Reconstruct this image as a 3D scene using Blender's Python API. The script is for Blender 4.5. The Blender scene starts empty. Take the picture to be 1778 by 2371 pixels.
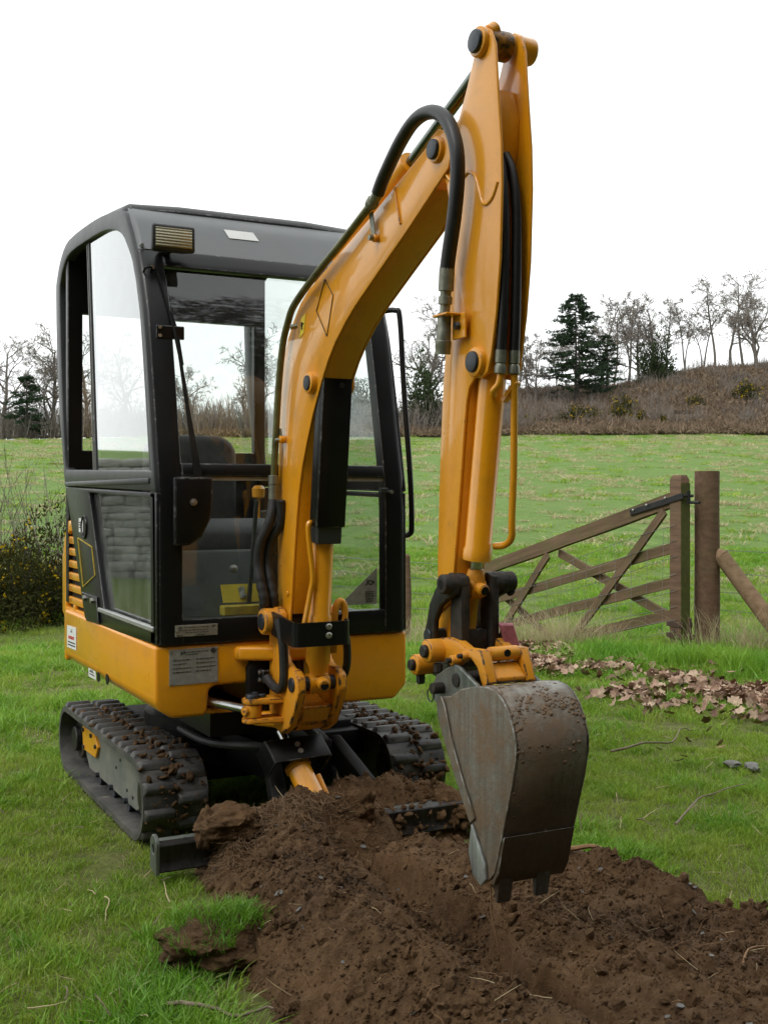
import bpy, bmesh, math, random
import numpy as np
from mathutils import Vector, Matrix, noise as mnoise
R = math.radians
random.seed(7)
rng = np.random.default_rng(7)
SC = bpy.context.scene
COL = SC.collection

# ------------------------------------------------------------------ camera
YAW = 27.294
CAM = Vector((-1.53, -3.694, 1.187))
cam_d = bpy.data.cameras.new('camera')
cam = bpy.data.objects.new('camera', cam_d)
COL.objects.link(cam)
cam.location = CAM
cam.rotation_euler = (R(90), 0, -R(YAW))
cam_d.sensor_fit = 'VERTICAL'
cam_d.sensor_height = 36.0
cam_d.lens = 36.0 * 2655.7 / 2371.0
cam_d.shift_y = -(1185.5 - 1147.3) / 2371.0
cam_d.clip_start = 0.05
cam_d.clip_end = 3000
SC.camera = cam

# ------------------------------------------------------------------ sky and sun (overcast)
W = bpy.data.worlds.new('World')
SC.world = W
W.use_nodes = True
nt = W.node_tree
nt.nodes.clear()
SUN_EL, SUN_AZ = 48.0, 250.0            # azimuth the light comes from, clockwise from +Y
sky = nt.nodes.new('ShaderNodeTexSky')
sky.sky_type = 'NISHITA'
sky.sun_disc = False
sky.sun_elevation = R(SUN_EL)
sky.sun_rotation = R(SUN_AZ)
sky.dust_density = 4.0
hs = nt.nodes.new('ShaderNodeHueSaturation')
hs.inputs['Saturation'].default_value = 0.10
cloud = nt.nodes.new('ShaderNodeCombineXYZ')      # even cloud cover
for i, v in enumerate((11.2, 11.55, 11.5)):
    cloud.inputs[i].default_value = v
mx = nt.nodes.new('ShaderNodeMix')
mx.data_type = 'RGBA'
mx.inputs['Factor'].default_value = 0.86
bg = nt.nodes.new('ShaderNodeBackground')
bg.inputs['Strength'].default_value = 0.10
wo = nt.nodes.new('ShaderNodeOutputWorld')
nt.links.new(sky.outputs[0], hs.inputs['Color'])
nt.links.new(hs.outputs[0], mx.inputs['A'])
nt.links.new(cloud.outputs[0], mx.inputs['B'])
nt.links.new(mx.outputs['Result'], bg.inputs['Color'])
nt.links.new(bg.outputs[0], wo.inputs['Surface'])

sun_d = bpy.data.lights.new('sun', 'SUN')
sun_d.energy = 1.1
sun_d.angle = R(28)
sun_d.color = (1.0, 0.97, 0.92)
sun = bpy.data.objects.new('sun', sun_d)
COL.objects.link(sun)
_az, _el = R(SUN_AZ), R(SUN_EL)
_to = Vector((math.sin(_az) * math.cos(_el), math.cos(_az) * math.cos(_el), math.sin(_el)))
sun.rotation_euler = (-_to).to_track_quat('-Z', 'Y').to_euler()

SC.view_settings.view_transform = 'Standard'
SC.view_settings.look = 'None'
SC.view_settings.exposure = 0.50
SC.view_settings.gamma = 1.0
SC.view_settings.use_curve_mapping = False
SC.render.film_transparent = False
try:
    SC.cycles.use_denoising = True
    SC.cycles.max_bounces = 6
    SC.cycles.use_adaptive_sampling = True
    SC.cycles.adaptive_threshold = .02
    SC.cycles.transparent_max_bounces = 12
    SC.cycles.diffuse_bounces = 3
    SC.cycles.glossy_bounces = 3
except Exception:
    pass

# ------------------------------------------------------------------ materials
class NT:
    def __init__(s, name):
        s.m = bpy.data.materials.new(name)
        s.m.use_nodes = True
        s.t = s.m.node_tree
        s.t.nodes.clear()
        s.out = s.t.nodes.new('ShaderNodeOutputMaterial')
        s._co = None
    def n(s, typ, **kw):
        x = s.t.nodes.new(typ)
        for k, v in kw.items():
            setattr(x, k, v)
        return x
    def l(s, a, b):
        s.t.links.new(a, b)
    def co(s, which='Object'):
        if s._co is None:
            s._co = s.n('ShaderNodeTexCoord')
        return s._co.outputs[which]
    def noise(s, scale, detail=4, rough=.55, which='Object', dist=0, vec=None):
        x = s.n('ShaderNodeTexNoise')
        x.inputs['Scale'].default_value = scale
        x.inputs['Detail'].default_value = detail
        x.inputs['Roughness'].default_value = rough
        x.inputs['Distortion'].default_value = dist
        s.l(vec if vec is not None else s.co(which), x.inputs['Vector'])
        return x.outputs['Fac']
    def ramp(s, fac, stops):
        x = s.n('ShaderNodeValToRGB')
        e = x.color_ramp.elements
        while len(e) < len(stops):
            e.new(0.5)
        for el, (p, c) in zip(e, stops):
            el.position = p
            el.color = (c, c, c, 1) if not hasattr(c, '__len__') else (*c, 1)
        s.l(fac, x.inputs[0])
        return x.outputs[0]
    def mix(s, fac, a, b, blend='MIX'):
        x = s.n('ShaderNodeMix', data_type='RGBA', blend_type=blend)
        for k, v in (('Factor', fac), ('A', a), ('B', b)):
            i = x.inputs[k]
            if isinstance(v, (int, float)):
                i.default_value = v if k == 'Factor' else (v, v, v, 1)
            elif isinstance(v, tuple):
                i.default_value = (*v, 1)
            else:
                s.l(v, i)
        return x.outputs['Result']
    def math(s, op, a, b=0.0):
        x = s.n('ShaderNodeMath', operation=op)
        for i, v in enumerate((a, b)):
            if isinstance(v, (int, float)):
                x.inputs[i].default_value = v
            else:
                s.l(v, x.inputs[i])
        return x.outputs[0]
    def bump(s, h, strength=.3, dist=.01):
        x = s.n('ShaderNodeBump')
        x.inputs['Strength'].default_value = strength
        x.inputs['Distance'].default_value = dist
        s.l(h, x.inputs['Height'])
        return x.outputs[0]
    def bsdf(s, color, rough=.5, metal=0., spec=.5, normal=None, coat=0., coat_rough=.1):
        b = s.n('ShaderNodeBsdfPrincipled')
        for k, v in (('Base Color', color), ('Roughness', rough), ('Metallic', metal),
                     ('Specular IOR Level', spec), ('Coat Weight', coat), ('Coat Roughness', coat_rough)):
            i = b.inputs[k]
            if isinstance(v, (int, float)):
                i.default_value = v
            elif isinstance(v, tuple):
                i.default_value = (*v, 1)
            else:
                s.l(v, i)
        if normal is not None:
            s.l(normal, b.inputs['Normal'])
        return b
    def done(s, sh):
        s.l(sh.outputs[0] if hasattr(sh, 'outputs') else sh, s.out.inputs['Surface'])
        return s.m

M = {}
def paint(name, col, dirt=.5, rough=.30, coat=.25, spec=.5, dust=.0):
    t = NT(name)
    big = t.noise(3.0, 5, .6)
    spots = t.ramp(t.noise(38, 5, .75), [(.60, 0.), (.72, 1.)])
    grime = t.ramp(t.noise(7, 8, .7), [(.50, 0.), (.78, 1.)])
    c = t.mix(t.math('MULTIPLY', big, .22), col, tuple(x * .72 for x in col))
    c = t.mix(t.math('MULTIPLY', grime, .30 * dirt), c, (.10, .06, .03))
    c = t.mix(t.math('MULTIPLY', t.math('MULTIPLY', spots, grime), .9 * dirt), c, (.03, .022, .015))
    r = t.math('ADD', rough, t.math('MULTIPLY', t.noise(12, 4), .14))
    bmp = t.bump(t.noise(260, 2), .05, .002)
    specks = t.ramp(t.noise(120, 4, .7), [(.66, 0.), (.72, 1.)])
    c = t.mix(t.math('MULTIPLY', specks, .55 * dirt), c, (.05, .035, .02))
    dustf = t.ramp(t.noise(4.5, 7, .7), [(.45, 0.), (.75, 1.)])
    c = t.mix(t.math('MULTIPLY', dustf, dust), c, (.33, .26, .17))
    r = t.math('ADD', r, t.math('MULTIPLY', dustf, .9 * dust))
    M[name] = t.done(t.bsdf(c, r, 0, spec, bmp, coat, .06))
paint('orange', (.82, .335, .005), .95, .22, .6, .5, .10)
paint('orange_worn', (.76, .305, .007), 2.3, .42, .12, .5, .18)
paint('black_metal', (.006, .0065, .007), .15, .26, .0, .28, .012)
paint('grey_metal', (.034, .037, .040), .25, .34, .0, .45, .03)
paint('visor_sky_sheen', (.14, .15, .155), .25, .36, .0, .5, .04)  # paler copy of the cab grey: sky reflection put into the base colour
paint('black_matt', (.006, .006, .006), .4, .55, 0, .2, .03)
def plain(name, col, rough=.5, metal=0., var=.25, scale=30., bump=0.):
    t = NT(name)
    n = t.noise(scale, 6, .65)
    c = t.mix(t.ramp(n, [(.3, 0.), (.7, 1.)]), tuple(x * (1 - var) for x in col), tuple(min(1, x * (1 + var)) for x in col))
    M[name] = t.done(t.bsdf(c, rough, metal, .5, t.bump(n, bump, .004) if bump else None))
plain('hose', (.010, .010, .011), .42, 0, .3, 60, .12)
plain('hose_dirty', (.016, .016, .016), .6, 0, .5, 25, .25)
plain('steel_fitting', (.22, .225, .18), .42, .55, .3, 50)
plain('chrome', (.42, .43, .43), .16, 1., .1, 20)
plain('dark_reflect_rod', (.17, .19, .17), .22, 1., .2, 20)  # darker than chrome: a dark reflection put into the base colour
plain('pipe_green', (.13, .125, .05), .38, .35, .35, 20)
plain('dark_pin', (.045, .05, .06), .4, .5, .3, 40)
plain('bolt', (.42, .41, .38), .35, .8, .3, 60)
plain('seat_vinyl', (.055, .056, .06), .62, 0, .2, 40, .1)
plain('white_label', (.72, .73, .72), .5, 0, .06, 20)
plain('label_grey', (.34, .345, .335), .38, .3, .2, 40)
plain('label_tan', (.30, .28, .23), .42, .2, .25, 40)
plain('label_ink', (.03, .03, .03), .6)
def grease_mat():
    t = NT('greasy')
    n = t.noise(45, 6, .7)
    c = t.mix(t.ramp(n, [(.40, 0.), (.60, 1.)]), (.018, .014, .008), (.34, .15, .012))
    M['greasy'] = t.done(t.bsdf(c, .35, 0, .5, t.bump(n, .3, .004)))
grease_mat()
plain('dry_mud', (.155, .10, .060), .95, 0, .45, 40, .4)
plain('label_red', (.55, .05, .04), .5)
plain('label_yellow', (.72, .55, .05), .5, 0, .12)
plain('yellow_dull', (.50, .36, .03), .55, 0, .3, 25)
plain('red_paint', (.33, .10, .115), .7, 0, .35, 60)
plain('greenish_plastic', (.019, .022, .019), .6, 0, .5, 8)
plain('lamp_body', (.02, .02, .02), .45)

def rubber_mat():
    t = NT('rubber')
    n = t.noise(9, 8, .7)
    n2 = t.noise(55, 5, .7)
    dust = t.ramp(n, [(.40, 0.), (.68, 1.)])
    c = t.mix(t.math('MULTIPLY', dust, .8), (.034, .035, .036), (.135, .125, .108))
    c = t.mix(t.ramp(n2, [(.58, 0.), (.75, .7)]), c, (.05, .034, .02))
    M['rubber'] = t.done(t.bsdf(c, t.math('ADD', .42, t.math('MULTIPLY', n, .3)), 0, .5, t.bump(n2, .35, .006)))
rubber_mat()
def track_frame_mat():
    t = NT('track_frame')
    n = t.noise(6, 8, .7)
    n2 = t.noise(40, 5, .7)
    c = t.mix(t.ramp(n, [(.35, 0.), (.7, 1.)]), (.115, .128, .120), (.24, .23, .195))
    c = t.mix(t.ramp(n2, [(.6, 0.), (.8, .8)]), c, (.09, .055, .03))
    M['track_frame'] = t.done(t.bsdf(c, .6, .2, .4, t.bump(n2, .2, .004)))
track_frame_mat()
def bucket_mat(name, base, mud, lo, hi, dark_below=0.):
    t = NT(name)
    n = t.noise(5, 10, .68)
    n2 = t.noise(28, 8, .75)
    mp = t.n('ShaderNodeMapping')
    mp.inputs['Scale'].default_value = (60, 60, 3)
    t.l(t.co(), mp.inputs['Vector'])
    scr = t.noise(1.0, 5, .6, vec=mp.outputs[0])
    c = t.mix(t.ramp(scr, [(.35, 0.), (.7, 1.)]), base, tuple(x * 2.1 for x in base))
    mudf = t.ramp(t.math('ADD', n, t.math('MULTIPLY', t.math('SUBTRACT', n2, .5), .35)), [(lo, 0.), (hi, 1.)])
    mudc = t.mix(n2, (mud[0] * .55, mud[1] * .55, mud[2] * .55), mud)
    c = t.mix(mudf, c, mudc)
    if dark_below:  # darker brown below this height, edge broken by noise
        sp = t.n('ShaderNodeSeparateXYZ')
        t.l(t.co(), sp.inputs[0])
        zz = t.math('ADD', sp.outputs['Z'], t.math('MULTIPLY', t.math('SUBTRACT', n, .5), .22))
        lowf = t.ramp(t.math('MULTIPLY', zz, 1.0), [(dark_below - .05, 1.), (dark_below + .04, 0.)])
        c = t.mix(t.math('MULTIPLY', lowf, .82), c, t.mix(n2, (.028, .018, .012), (.085, .055, .034)))
    ro = t.mix(mudf, .42, .92)
    me = t.mix(mudf, .55, 0.)
    h = t.math('ADD', t.math('MULTIPLY', mudf, .8), t.math('MULTIPLY', t.noise(90, 5, .7), .5))
    M[name] = t.done(t.bsdf(c, ro, me, .4, t.bump(h, .6, .004)))
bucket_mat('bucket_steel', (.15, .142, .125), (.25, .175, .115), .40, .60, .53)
bucket_mat('bucket_side', (.125, .125, .11), (.205, .135, .078), .40, .62)
bucket_mat('dark_link', (.022, .021, .02), (.075, .05, .032), .50, .68)
bucket_mat('bare_steel', (.22, .23, .22), (.12, .09, .06), .55, .75)
bucket_mat('tooth_steel', (.075, .075, .07), (.07, .045, .028), .42, .6)
bucket_mat('ear_steel', (.10, .11, .10), (.16, .13, .09), .50, .66)

def glass_mat(name, tint, dust, refl=1.7):
    t = NT(name)
    fr = t.n('ShaderNodeFresnel')
    fr.inputs['IOR'].default_value = 1.5
    tr = t.n('ShaderNodeBsdfTransparent')
    tr.inputs['Color'].default_value = (*tint, 1)
    gl = t.n('ShaderNodeBsdfGlossy')
    gl.inputs['Roughness'].default_value = .03
    gl.inputs['Color'].default_value = (.95, .97, .97, 1)
    m1 = t.n('ShaderNodeMixShader')
    bf = t.n('ShaderNodeNewGeometry').outputs['Backfacing']
    ff = t.math('MULTIPLY', t.math('MULTIPLY', fr.outputs[0], refl), t.math('SUBTRACT', 1.0, bf))
    t.l(t.math('MINIMUM', ff, .9), m1.inputs[0])
    t.l(tr.outputs[0], m1.inputs[1])
    t.l(gl.outputs[0], m1.inputs[2])
    df = t.n('ShaderNodeBsdfDiffuse')
    df.inputs['Color'].default_value = (.55, .56, .54, 1)
    sp = t.ramp(t.noise(130, 3, .7), [(.66, 0.), (.74, 1.)])
    sm = t.ramp(t.noise(6, 6, .7), [(.4, .15), (.75, 1.)])
    d = t.math('MULTIPLY', t.math('ADD', t.math('MULTIPLY', sp, 1.6), sm), dust)
    m2 = t.n('ShaderNodeMixShader')
    t.l(d, m2.inputs[0])
    t.l(m1.outputs[0], m2.inputs[1])
    t.l(df.outputs[0], m2.inputs[2])
    M[name] = t.done(m2)
glass_mat('glass', (.95, .97, .96), .035)
glass_mat('glass_side', (.97, .98, .975), .05, 2.2)
glass_mat('glass_low', (.90, .94, .91), .13, 1.25)
def lens_mat():
    t = NT('lamp_lens')
    w = t.n('ShaderNodeTexWave')
    w.bands_direction = 'Z'
    w.inputs['Scale'].default_value = 32
    t.l(t.co(), w.inputs['Vector'])
    c = t.mix(w.outputs['Fac'], (.27, .255, .17), (.42, .40, .29))
    M['lamp_lens'] = t.done(t.bsdf(c, .12, .3, .6, t.bump(w.outputs['Fac'], .5, .004)))
lens_mat()

# worn edges: chipped paint showing primer, rust and bare metal along the arrises
def edge_mat(name, col, chip, lo, hi, rough=.45):
    t = NT(name)
    n = t.noise(30, 6, .75)
    c = t.mix(t.ramp(n, [(lo, 0.), (hi, 1.)]), col, chip)
    M[name] = t.done(t.bsdf(c, rough, 0, .5, t.bump(n, .3, .003)))
edge_mat('orange_worn_edge', (.66, .25, .008), (.055, .035, .022), .46, .58)
edge_mat('orange_edge', (.78, .31, .012), (.20, .10, .03), .60, .70, .3)
edge_mat('black_edge', (.012, .012, .013), (.17, .17, .165), .52, .68, .4)
edge_mat('bucket_edge', (.14, .11, .08), (.33, .33, .31), .46, .62, .4)
EDGE = {'orange_worn': 'orange_worn_edge', 'orange': 'orange_edge', 'black_metal': 'black_edge', 'bucket_steel': 'bucket_edge', 'bucket_side': 'bucket_edge'}

# ------------------------------------------------------------------ mesh helpers
class MB:
    def __init__(s):
        s.v = []
        s.f = []
    def add(s, vs, fs):
        o = len(s.v)
        s.v += [tuple(p) for p in vs]
        s.f += [tuple(i + o for i in f) for f in fs]
        return s
    def box(s, x0, x1, y0, y1, z0, z1):
        vs = [(x, y, z) for z in (z0, z1) for y in (y0, y1) for x in (x0, x1)]
        return s.add(vs, [(0, 2, 3, 1), (4, 5, 7, 6), (0, 1, 5, 4), (2, 6, 7, 3), (0, 4, 6, 2), (1, 3, 7, 5)])
    def obox(s, c, ax, ay, az):
        """box from a centre and three half-axis vectors"""
        c, ax, ay, az = Vector(c), Vector(ax), Vector(ay), Vector(az)
        vs = [c + ax * i + ay * j + az * k for k in (-1, 1) for j in (-1, 1) for i in (-1, 1)]
        return s.add(vs, [(0, 2, 3, 1), (4, 5, 7, 6), (0, 1, 5, 4), (2, 6, 7, 3), (0, 4, 6, 2), (1, 3, 7, 5)])
    def bar(s, p, q, w, h, up=(0, 0, 1)):
        p, q = Vector(p), Vector(q)
        d = (q - p)
        side = d.cross(Vector(up)).normalized()
        u = side.cross(d).normalized()
        return s.obox((p + q) / 2, d / 2, side * w / 2, u * h / 2)
    @staticmethod
    def _p(axis, a, p):
        return {'x': (a, p[0], p[1]), 'y': (p[0], a, p[1]), 'z': (p[0], p[1], a)}[axis]
    def prism(s, poly, axis, a0, a1):
        n = len(poly)
        vs = [s._p(axis, a0, p) for p in poly] + [s._p(axis, a1, p) for p in poly]
        fs = [tuple(range(n)), tuple(range(2 * n - 1, n - 1, -1))]
        fs += [(i, (i + 1) % n, n + (i + 1) % n, n + i) for i in range(n)]
        return s.add(vs, fs)
    def ring(s, outer, inner, axis, a0, a1):
        n = len(outer)
        vs = [s._p(axis, a, p) for a in (a0, a1) for L in (outer, inner) for p in L]
        fs = []
        for i in range(n):
            j = (i + 1) % n
            fs += [(i, j, n + j, n + i), (2 * n + i, 3 * n + i, 3 * n + j, 2 * n + j),
                   (i, 2 * n + i, 2 * n + j, j), (n + i, n + j, 3 * n + j, 3 * n + i)]
        return s.add(vs, fs)
    def cyl(s, p, q, r0, r1=None, n=18, cap=True):
        return s.tube([p, q], [r0, r0 if r1 is None else r1], n, cap)
    def tube(s, pts, r, n=10, cap=True):
        pts = [Vector(p) for p in pts]
        rs = list(r) if hasattr(r, '__len__') else [r] * len(pts)
        t0 = (pts[1] - pts[0]).normalized()
        ref = Vector((0, 0, 1)) if abs(t0.z) < .9 else Vector((1, 0, 0))
        u = t0.cross(ref).normalized()
        vs, fs = [], []
        for i, p in enumerate(pts):
            if i == 0:
                t = t0
            elif i == len(pts) - 1:
                t = (pts[i] - pts[i - 1]).normalized()
            else:
                t = ((pts[i + 1] - p).normalized() + (p - pts[i - 1]).normalized()).normalized()
            u = (u - t * u.dot(t)).normalized()
            w = t.cross(u)
            for k in range(n):
                a = 2 * math.pi * k / n
                vs.append(p + (u * math.cos(a) + w * math.sin(a)) * rs[i])
        for i in range(len(pts) - 1):
            for k in range(n):
                k2 = (k + 1) % n
                fs.append((i * n + k, i * n + k2, (i + 1) * n + k2, (i + 1) * n + k))
        if cap:
            fs.append(tuple(range(n - 1, -1, -1)))
            fs.append(tuple((len(pts) - 1) * n + k for k in range(n)))
        return s.add(vs, fs)
    def lathe(s, p, d, prof, n=20):
        """prof: list of (along, radius) from point p along direction d"""
        p, d = Vector(p), Vector(d).normalized()
        return s.tube([p + d * a for a, r in prof], [r for a, r in prof], n)
    def sheet(s, rows, close=False):
        """rows: list of equal-length point lists -> quad sheet"""
        m = len(rows[0])
        vs = [p for r in rows for p in r]
        fs = []
        for i in range(len(rows) - 1):
            for j in range(m if close else m - 1):
                j2 = (j + 1) % m
                fs.append((i * m + j, i * m + j2, (i + 1) * m + j2, (i + 1) * m + j))
        return s.add(vs, fs)
    def slab(s, rows, off):
        """closed thick sheet; off = offset vector or function(point)->vector"""
        m, k = len(rows[0]), len(rows)
        o = (lambda p: Vector(off)) if not callable(off) else off
        A = [Vector(p) for r in rows for p in r]
        B = [p + o(p) for p in A]
        n = len(A)
        fs = []
        for i in range(k - 1):
            for j in range(m - 1):
                a, b, c, d = i * m + j, i * m + j + 1, (i + 1) * m + j + 1, (i + 1) * m + j
                fs += [(a, b, c, d), (n + d, n + c, n + b, n + a)]
        rim = [j for j in range(m)] + [i * m + m - 1 for i in range(1, k)] + \
              [(k - 1) * m + j for j in range(m - 2, -1, -1)] + [i * m for i in range(k - 2, 0, -1)]
        for a, b in zip(rim, rim[1:] + rim[:1]):
            fs.append((b, a, n + a, n + b))
        return s.add(A + B, fs)
    def mesh(s, name, mat=None, bevel=0., seg=2, smooth=35, fix=True):
        me = bpy.data.meshes.new(name)
        me.from_pydata([tuple(p) for p in s.v], [], s.f)
        if fix or bevel:
            bm = bmesh.new()
            bm.from_mesh(me)
            bmesh.ops.recalc_face_normals(bm, faces=bm.faces)
            if bevel:
                es = [e for e in bm.edges if len(e.link_faces) == 2 and e.calc_face_angle(0) > R(28)]
                bmesh.ops.bevel(bm, geom=es, offset=bevel, segments=seg, profile=.5, affect='EDGES', clamp_overlap=True, material=1 if mat in EDGE else -1)
            bm.to_mesh(me)
            bm.free()
        if smooth:
            me.shade_smooth()
            me.set_sharp_from_angle(angle=R(smooth))
        if mat is not None:
            me.materials.append(M[mat] if isinstance(mat, str) else mat)
            if mat in EDGE:
                me.materials.append(M[EDGE[mat]])
        return me

def link(name, data, parent=None, loc=None, rot=None):
    o = bpy.data.objects.new(name, data)
    COL.objects.link(o)
    if parent is not None:
        o.parent = parent
    if loc is not None:
        o.location = loc
    if rot is not None:
        o.rotation_euler = rot
    return o
def part(name, mb, mat, parent, bevel=0., seg=2, smooth=35, label=None):
    o = link(name, mb.mesh(name, mat, bevel, seg, smooth), parent)
    if label:
        o['label'] = label
    return o
def tag(o, label=None, cat=None, group=None, kind=None):
    for k, v in (('label', label), ('category', cat), ('group', group), ('kind', kind)):
        if v:
            o[k] = v
    return o
def thing(name, label, cat, loc=(0, 0, 0), rz=0, group=None):
    return tag(link(name, None, None, loc, (0, 0, rz)), label, cat, group)
def smooth_path(pts, k=6):
    pts = [Vector(p) for p in pts]
    P = [pts[0]] + pts + [pts[-1]]
    out = []
    for i in range(1, len(P) - 2):
        a, b, c, d = P[i - 1:i + 3]
        for j in range(k):
            t = j / k
            out.append(.5 * ((2 * b) + (c - a) * t + (2 * a - 5 * b + 4 * c - d) * t * t + (3 * b - a - 3 * c + d) * t ** 3))
    out.append(pts[-1])
    return out
def arc(cx, cy, r, a0, a1, n=8):
    return [(cx + r * math.cos(R(a0 + (a1 - a0) * i / n)), cy + r * math.sin(R(a0 + (a1 - a0) * i / n))) for i in range(n + 1)]
def interp(z, tab):
    if z <= tab[0][0]:
        return tab[0][1]
    for (a, b), (c, d) in zip(tab, tab[1:]):
        if z <= c:
            return b + (d - b) * (z - a) / (c - a)
    return tab[-1][1]
VW = Vector((math.sin(R(YAW)), math.cos(R(YAW)), 0))      # direction the photograph looks
RT = Vector((math.cos(R(YAW)), -math.sin(R(YAW)), 0))
def SD(s, D, z=0.0):
    """world point from metres to the right and metres away of the photographer's standpoint"""
    p = Vector((CAM.x, CAM.y, 0)) + RT * s + VW * D
    return Vector((p.x, p.y, z))
# ------------------------------------------------------------------ the excavator
EX = thing('mini_excavator', 'orange mini excavator with black glazed cab parked on grass behind dug soil', 'excavator')

# ---- undercarriage (a little to the right of the upper works)
UX = 0.100
TR, TYF, TYR = .14, .224, 1.308
PER = 2 * (TYR - TYF) + 2 * math.pi * TR
def track_point(s, r=TR):
    """point (y, z) and outward normal along the belt"""
    L = TYR - TYF
    s %= PER
    if s < L:
        return (TYF + s, TR + r), (0, 1)
    s -= L
    if s < math.pi * TR:
        a = math.pi / 2 - s / TR
        return (TYR + r * math.cos(a), TR + r * math.sin(a)), (math.cos(a), math.sin(a))
    s -= math.pi * TR
    if s < L:
        return (TYR - s, TR - r), (0, -1)
    s -= L
    a = -math.pi / 2 - s / TR
    return (TYF + r * math.cos(a), TR + r * math.sin(a)), (math.cos(a), math.sin(a))
lug_mb = MB()
lug_mb.add([(-.055, -.024, -.002), (.055, -.024, -.002), (.055, .024, -.002), (-.055, .024, -.002),
            (-.046, -.010, .018), (.048, -.010, .018), (.048, .010, .018), (-.046, .010, .018)],
           [(0, 1, 5, 4), (1, 2, 6, 5), (2, 3, 7, 6), (3, 0, 4, 7), (4, 5, 6, 7), (3, 2, 1, 0)])
lug_me = lug_mb.mesh('track_lug', 'rubber', .003, 1)
def make_track(x0, x1, side):
    n = 96
    mb = MB()
    rows = []
    for i in range(n):
        s = PER * i / n
        (yo, zo), _ = track_point(s, TR)
        (yi, zi), _ = track_point(s, TR - .022)
        rows.append([(x0, yo, zo), (x1, yo, zo), (x1, yi, zi), (x0, yi, zi)])
    rows.append(rows[0])
    mb.sheet(rows, close=True)
    belt = part('rubber_track', mb, 'rubber', EX, 0, 2, 40)
    N = 34
    xa, xb = x0 + .056, x1 - .056
    for k in range(2 * N):
        col = k % 2
        (y, z), (ny, nz) = track_point(PER * k / (2 * N) + .02)
        o = link('track_lug', lug_me, belt, ((xa, xb)[col], y, z), (math.atan2(nz, ny) - math.pi / 2, 0, 0))
    mb = MB()
    g = .012
    xi, xo = x0 + .051, x1 - .055
    pf = [(1.17, .232), (.46, .240), (.33, .225), (.265, .16), (.28, .085), (.38, .052), (1.10, .052), (1.165, .10), (1.185, .2)]
    mb.prism(pf, 'x', xi + .004, xo)
    fr = part('track_frame', mb, 'track_frame', EX, .004, 1)
    for cy, rr in ((TYR, .085), (TYF, .112)):               # sprocket and idler
        mb = MB()
        mb.cyl((x0 + .06, cy, TR), (x1 - .06, cy, TR), rr, n=24)
        mb.cyl((x0 + .035, cy, TR), (x1 - .035, cy, TR), rr * .62, n=20)
        part('drive_wheel' if cy == TYR else 'idler_wheel', mb, 'dark_link', EX, .004, 1)
    for yy in (.50, .72, .94):
        mb = MB()
        mb.cyl((x0 + .058, yy, .045), (x1 - .058, yy, .045), .024, n=14)
        mb.cyl((x0 + .040, yy, .062), (x0 + .06, yy, .062), .011, n=6)
        part('track_roller', mb, 'dark_pin', fr, 0)
    return fr
frL = make_track(-.485, -.257, -1)
frR = make_track(2 * UX + .257, 2 * UX + .485, 1)
mb = MB()
hexp = [(1.185, .216), (.975, .222), (.912, .178), (.95, .128), (1.168, .122)]
mb.prism(hexp, 'x', -.442, -.428)
hp = part('cover_plate', mb, 'orange', frL, .002, 1, label='small orange six sided cover plate')
for yy, zz in ((1.16, .205), (.945, .175), (1.15, .135), (1.02, .205)):
    mb = MB()
    mb.cyl((-.449, yy, zz), (-.440, yy, zz), .009, n=6)
    part('bolt_head', mb, 'dark_pin', frL)
for yy, zz in ((.66, .15), (.50, .10), (.42, .09), (.60, .19)):
    mb = MB()
    mb.cyl((-.4325, yy, zz), (-.428, yy, zz), .006, n=10)
    part('frame_hole', mb, 'black_matt', frL)
mb = MB()
mb.box(-.28, .45, .42, 1.12, .12, .30)
mb.box(-.31, .48, .36, .50, .17, .27)
mb.box(-.31, .48, 1.0, 1.14, .17, .27)
mb.prism([(-.12, .50), (.29, .50), (.20, .06), (-.03, .06)], 'z', .18, .31)
part('chassis', mb, 'black_matt', EX, .01, 2)
mb = MB()
mb.lathe((0, .70, .29), (0, 0, 1), [(0, .30), (.05, .30), (.052, .26), (.13, .26), (.13, .31), (.17, .31)], 40)
mb.box(-.26, .10, .06, .5, .36, .44)
part('slew_ring', mb, 'black_metal', EX, 0)
mb = MB()                                            # hoses lying on the chassis
mb.tube(smooth_path([(-.26, .40, .33), (-.24, .12, .33), (-.10, .0, .325), (.0, .05, .30), (.02, .2, .28)]), .014, 8)
mb.tube(smooth_path([(.03, -.02, .40), (.07, -.04, .37), (.10, -.02, .33), (.06, .06, .30), (.0, .14, .31)]), .016, 8)
part('chassis_hose', mb, 'hose_dirty', EX)

# ---- dozer blade with its ram
BLY = -.26
mb = MB()
prof = [(.020, .125), (-.012, .117), (-.002, .085), (.0, .060), (-.014, .035), (.0, .030), (.03, .045), (.022, .08)]
mb.prism([(BLY + a, b) for a, b in prof], 'x', -.535, .705)
blade = part('dozer_blade', mb, 'dark_link', EX, .003, 1)
mb = MB()
mb.box(-.535, .705, BLY + .018, BLY + .075, .075, .118)
part('blade_beam', mb, 'ear_steel', blade, .006, 2)
for xe in (-.5475, .7055):
    mb = MB()
    ep = arc(BLY + .01, .115, .034, 200, -20, 9) + [(BLY + .045, .04), (BLY - .022, .03)]
    hole = arc(BLY + .01, .108, .012, 200, -20, 9) + [(BLY + .02, .09), (BLY + .0, .09)]
    mb.ring(ep, hole, 'x', xe, xe + .012)
    part('blade_end_plate', mb, 'ear_steel', blade, .002, 1)
for sx in (-1, 1):
    mb = MB()
    mb.bar((UX + sx * .12, .12, .285), (UX + sx * .185, -.15, .115), .055, .075)
    part('blade_arm', mb, 'black_matt', blade, .008, 2)
d0, d1 = Vector((-.035, -.02, .375)), Vector((.03, -.24, .115))
dd = (d1 - d0)
mb = MB()
mb.cyl(d0 + dd * .42, d1, .041, n=22)
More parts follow.
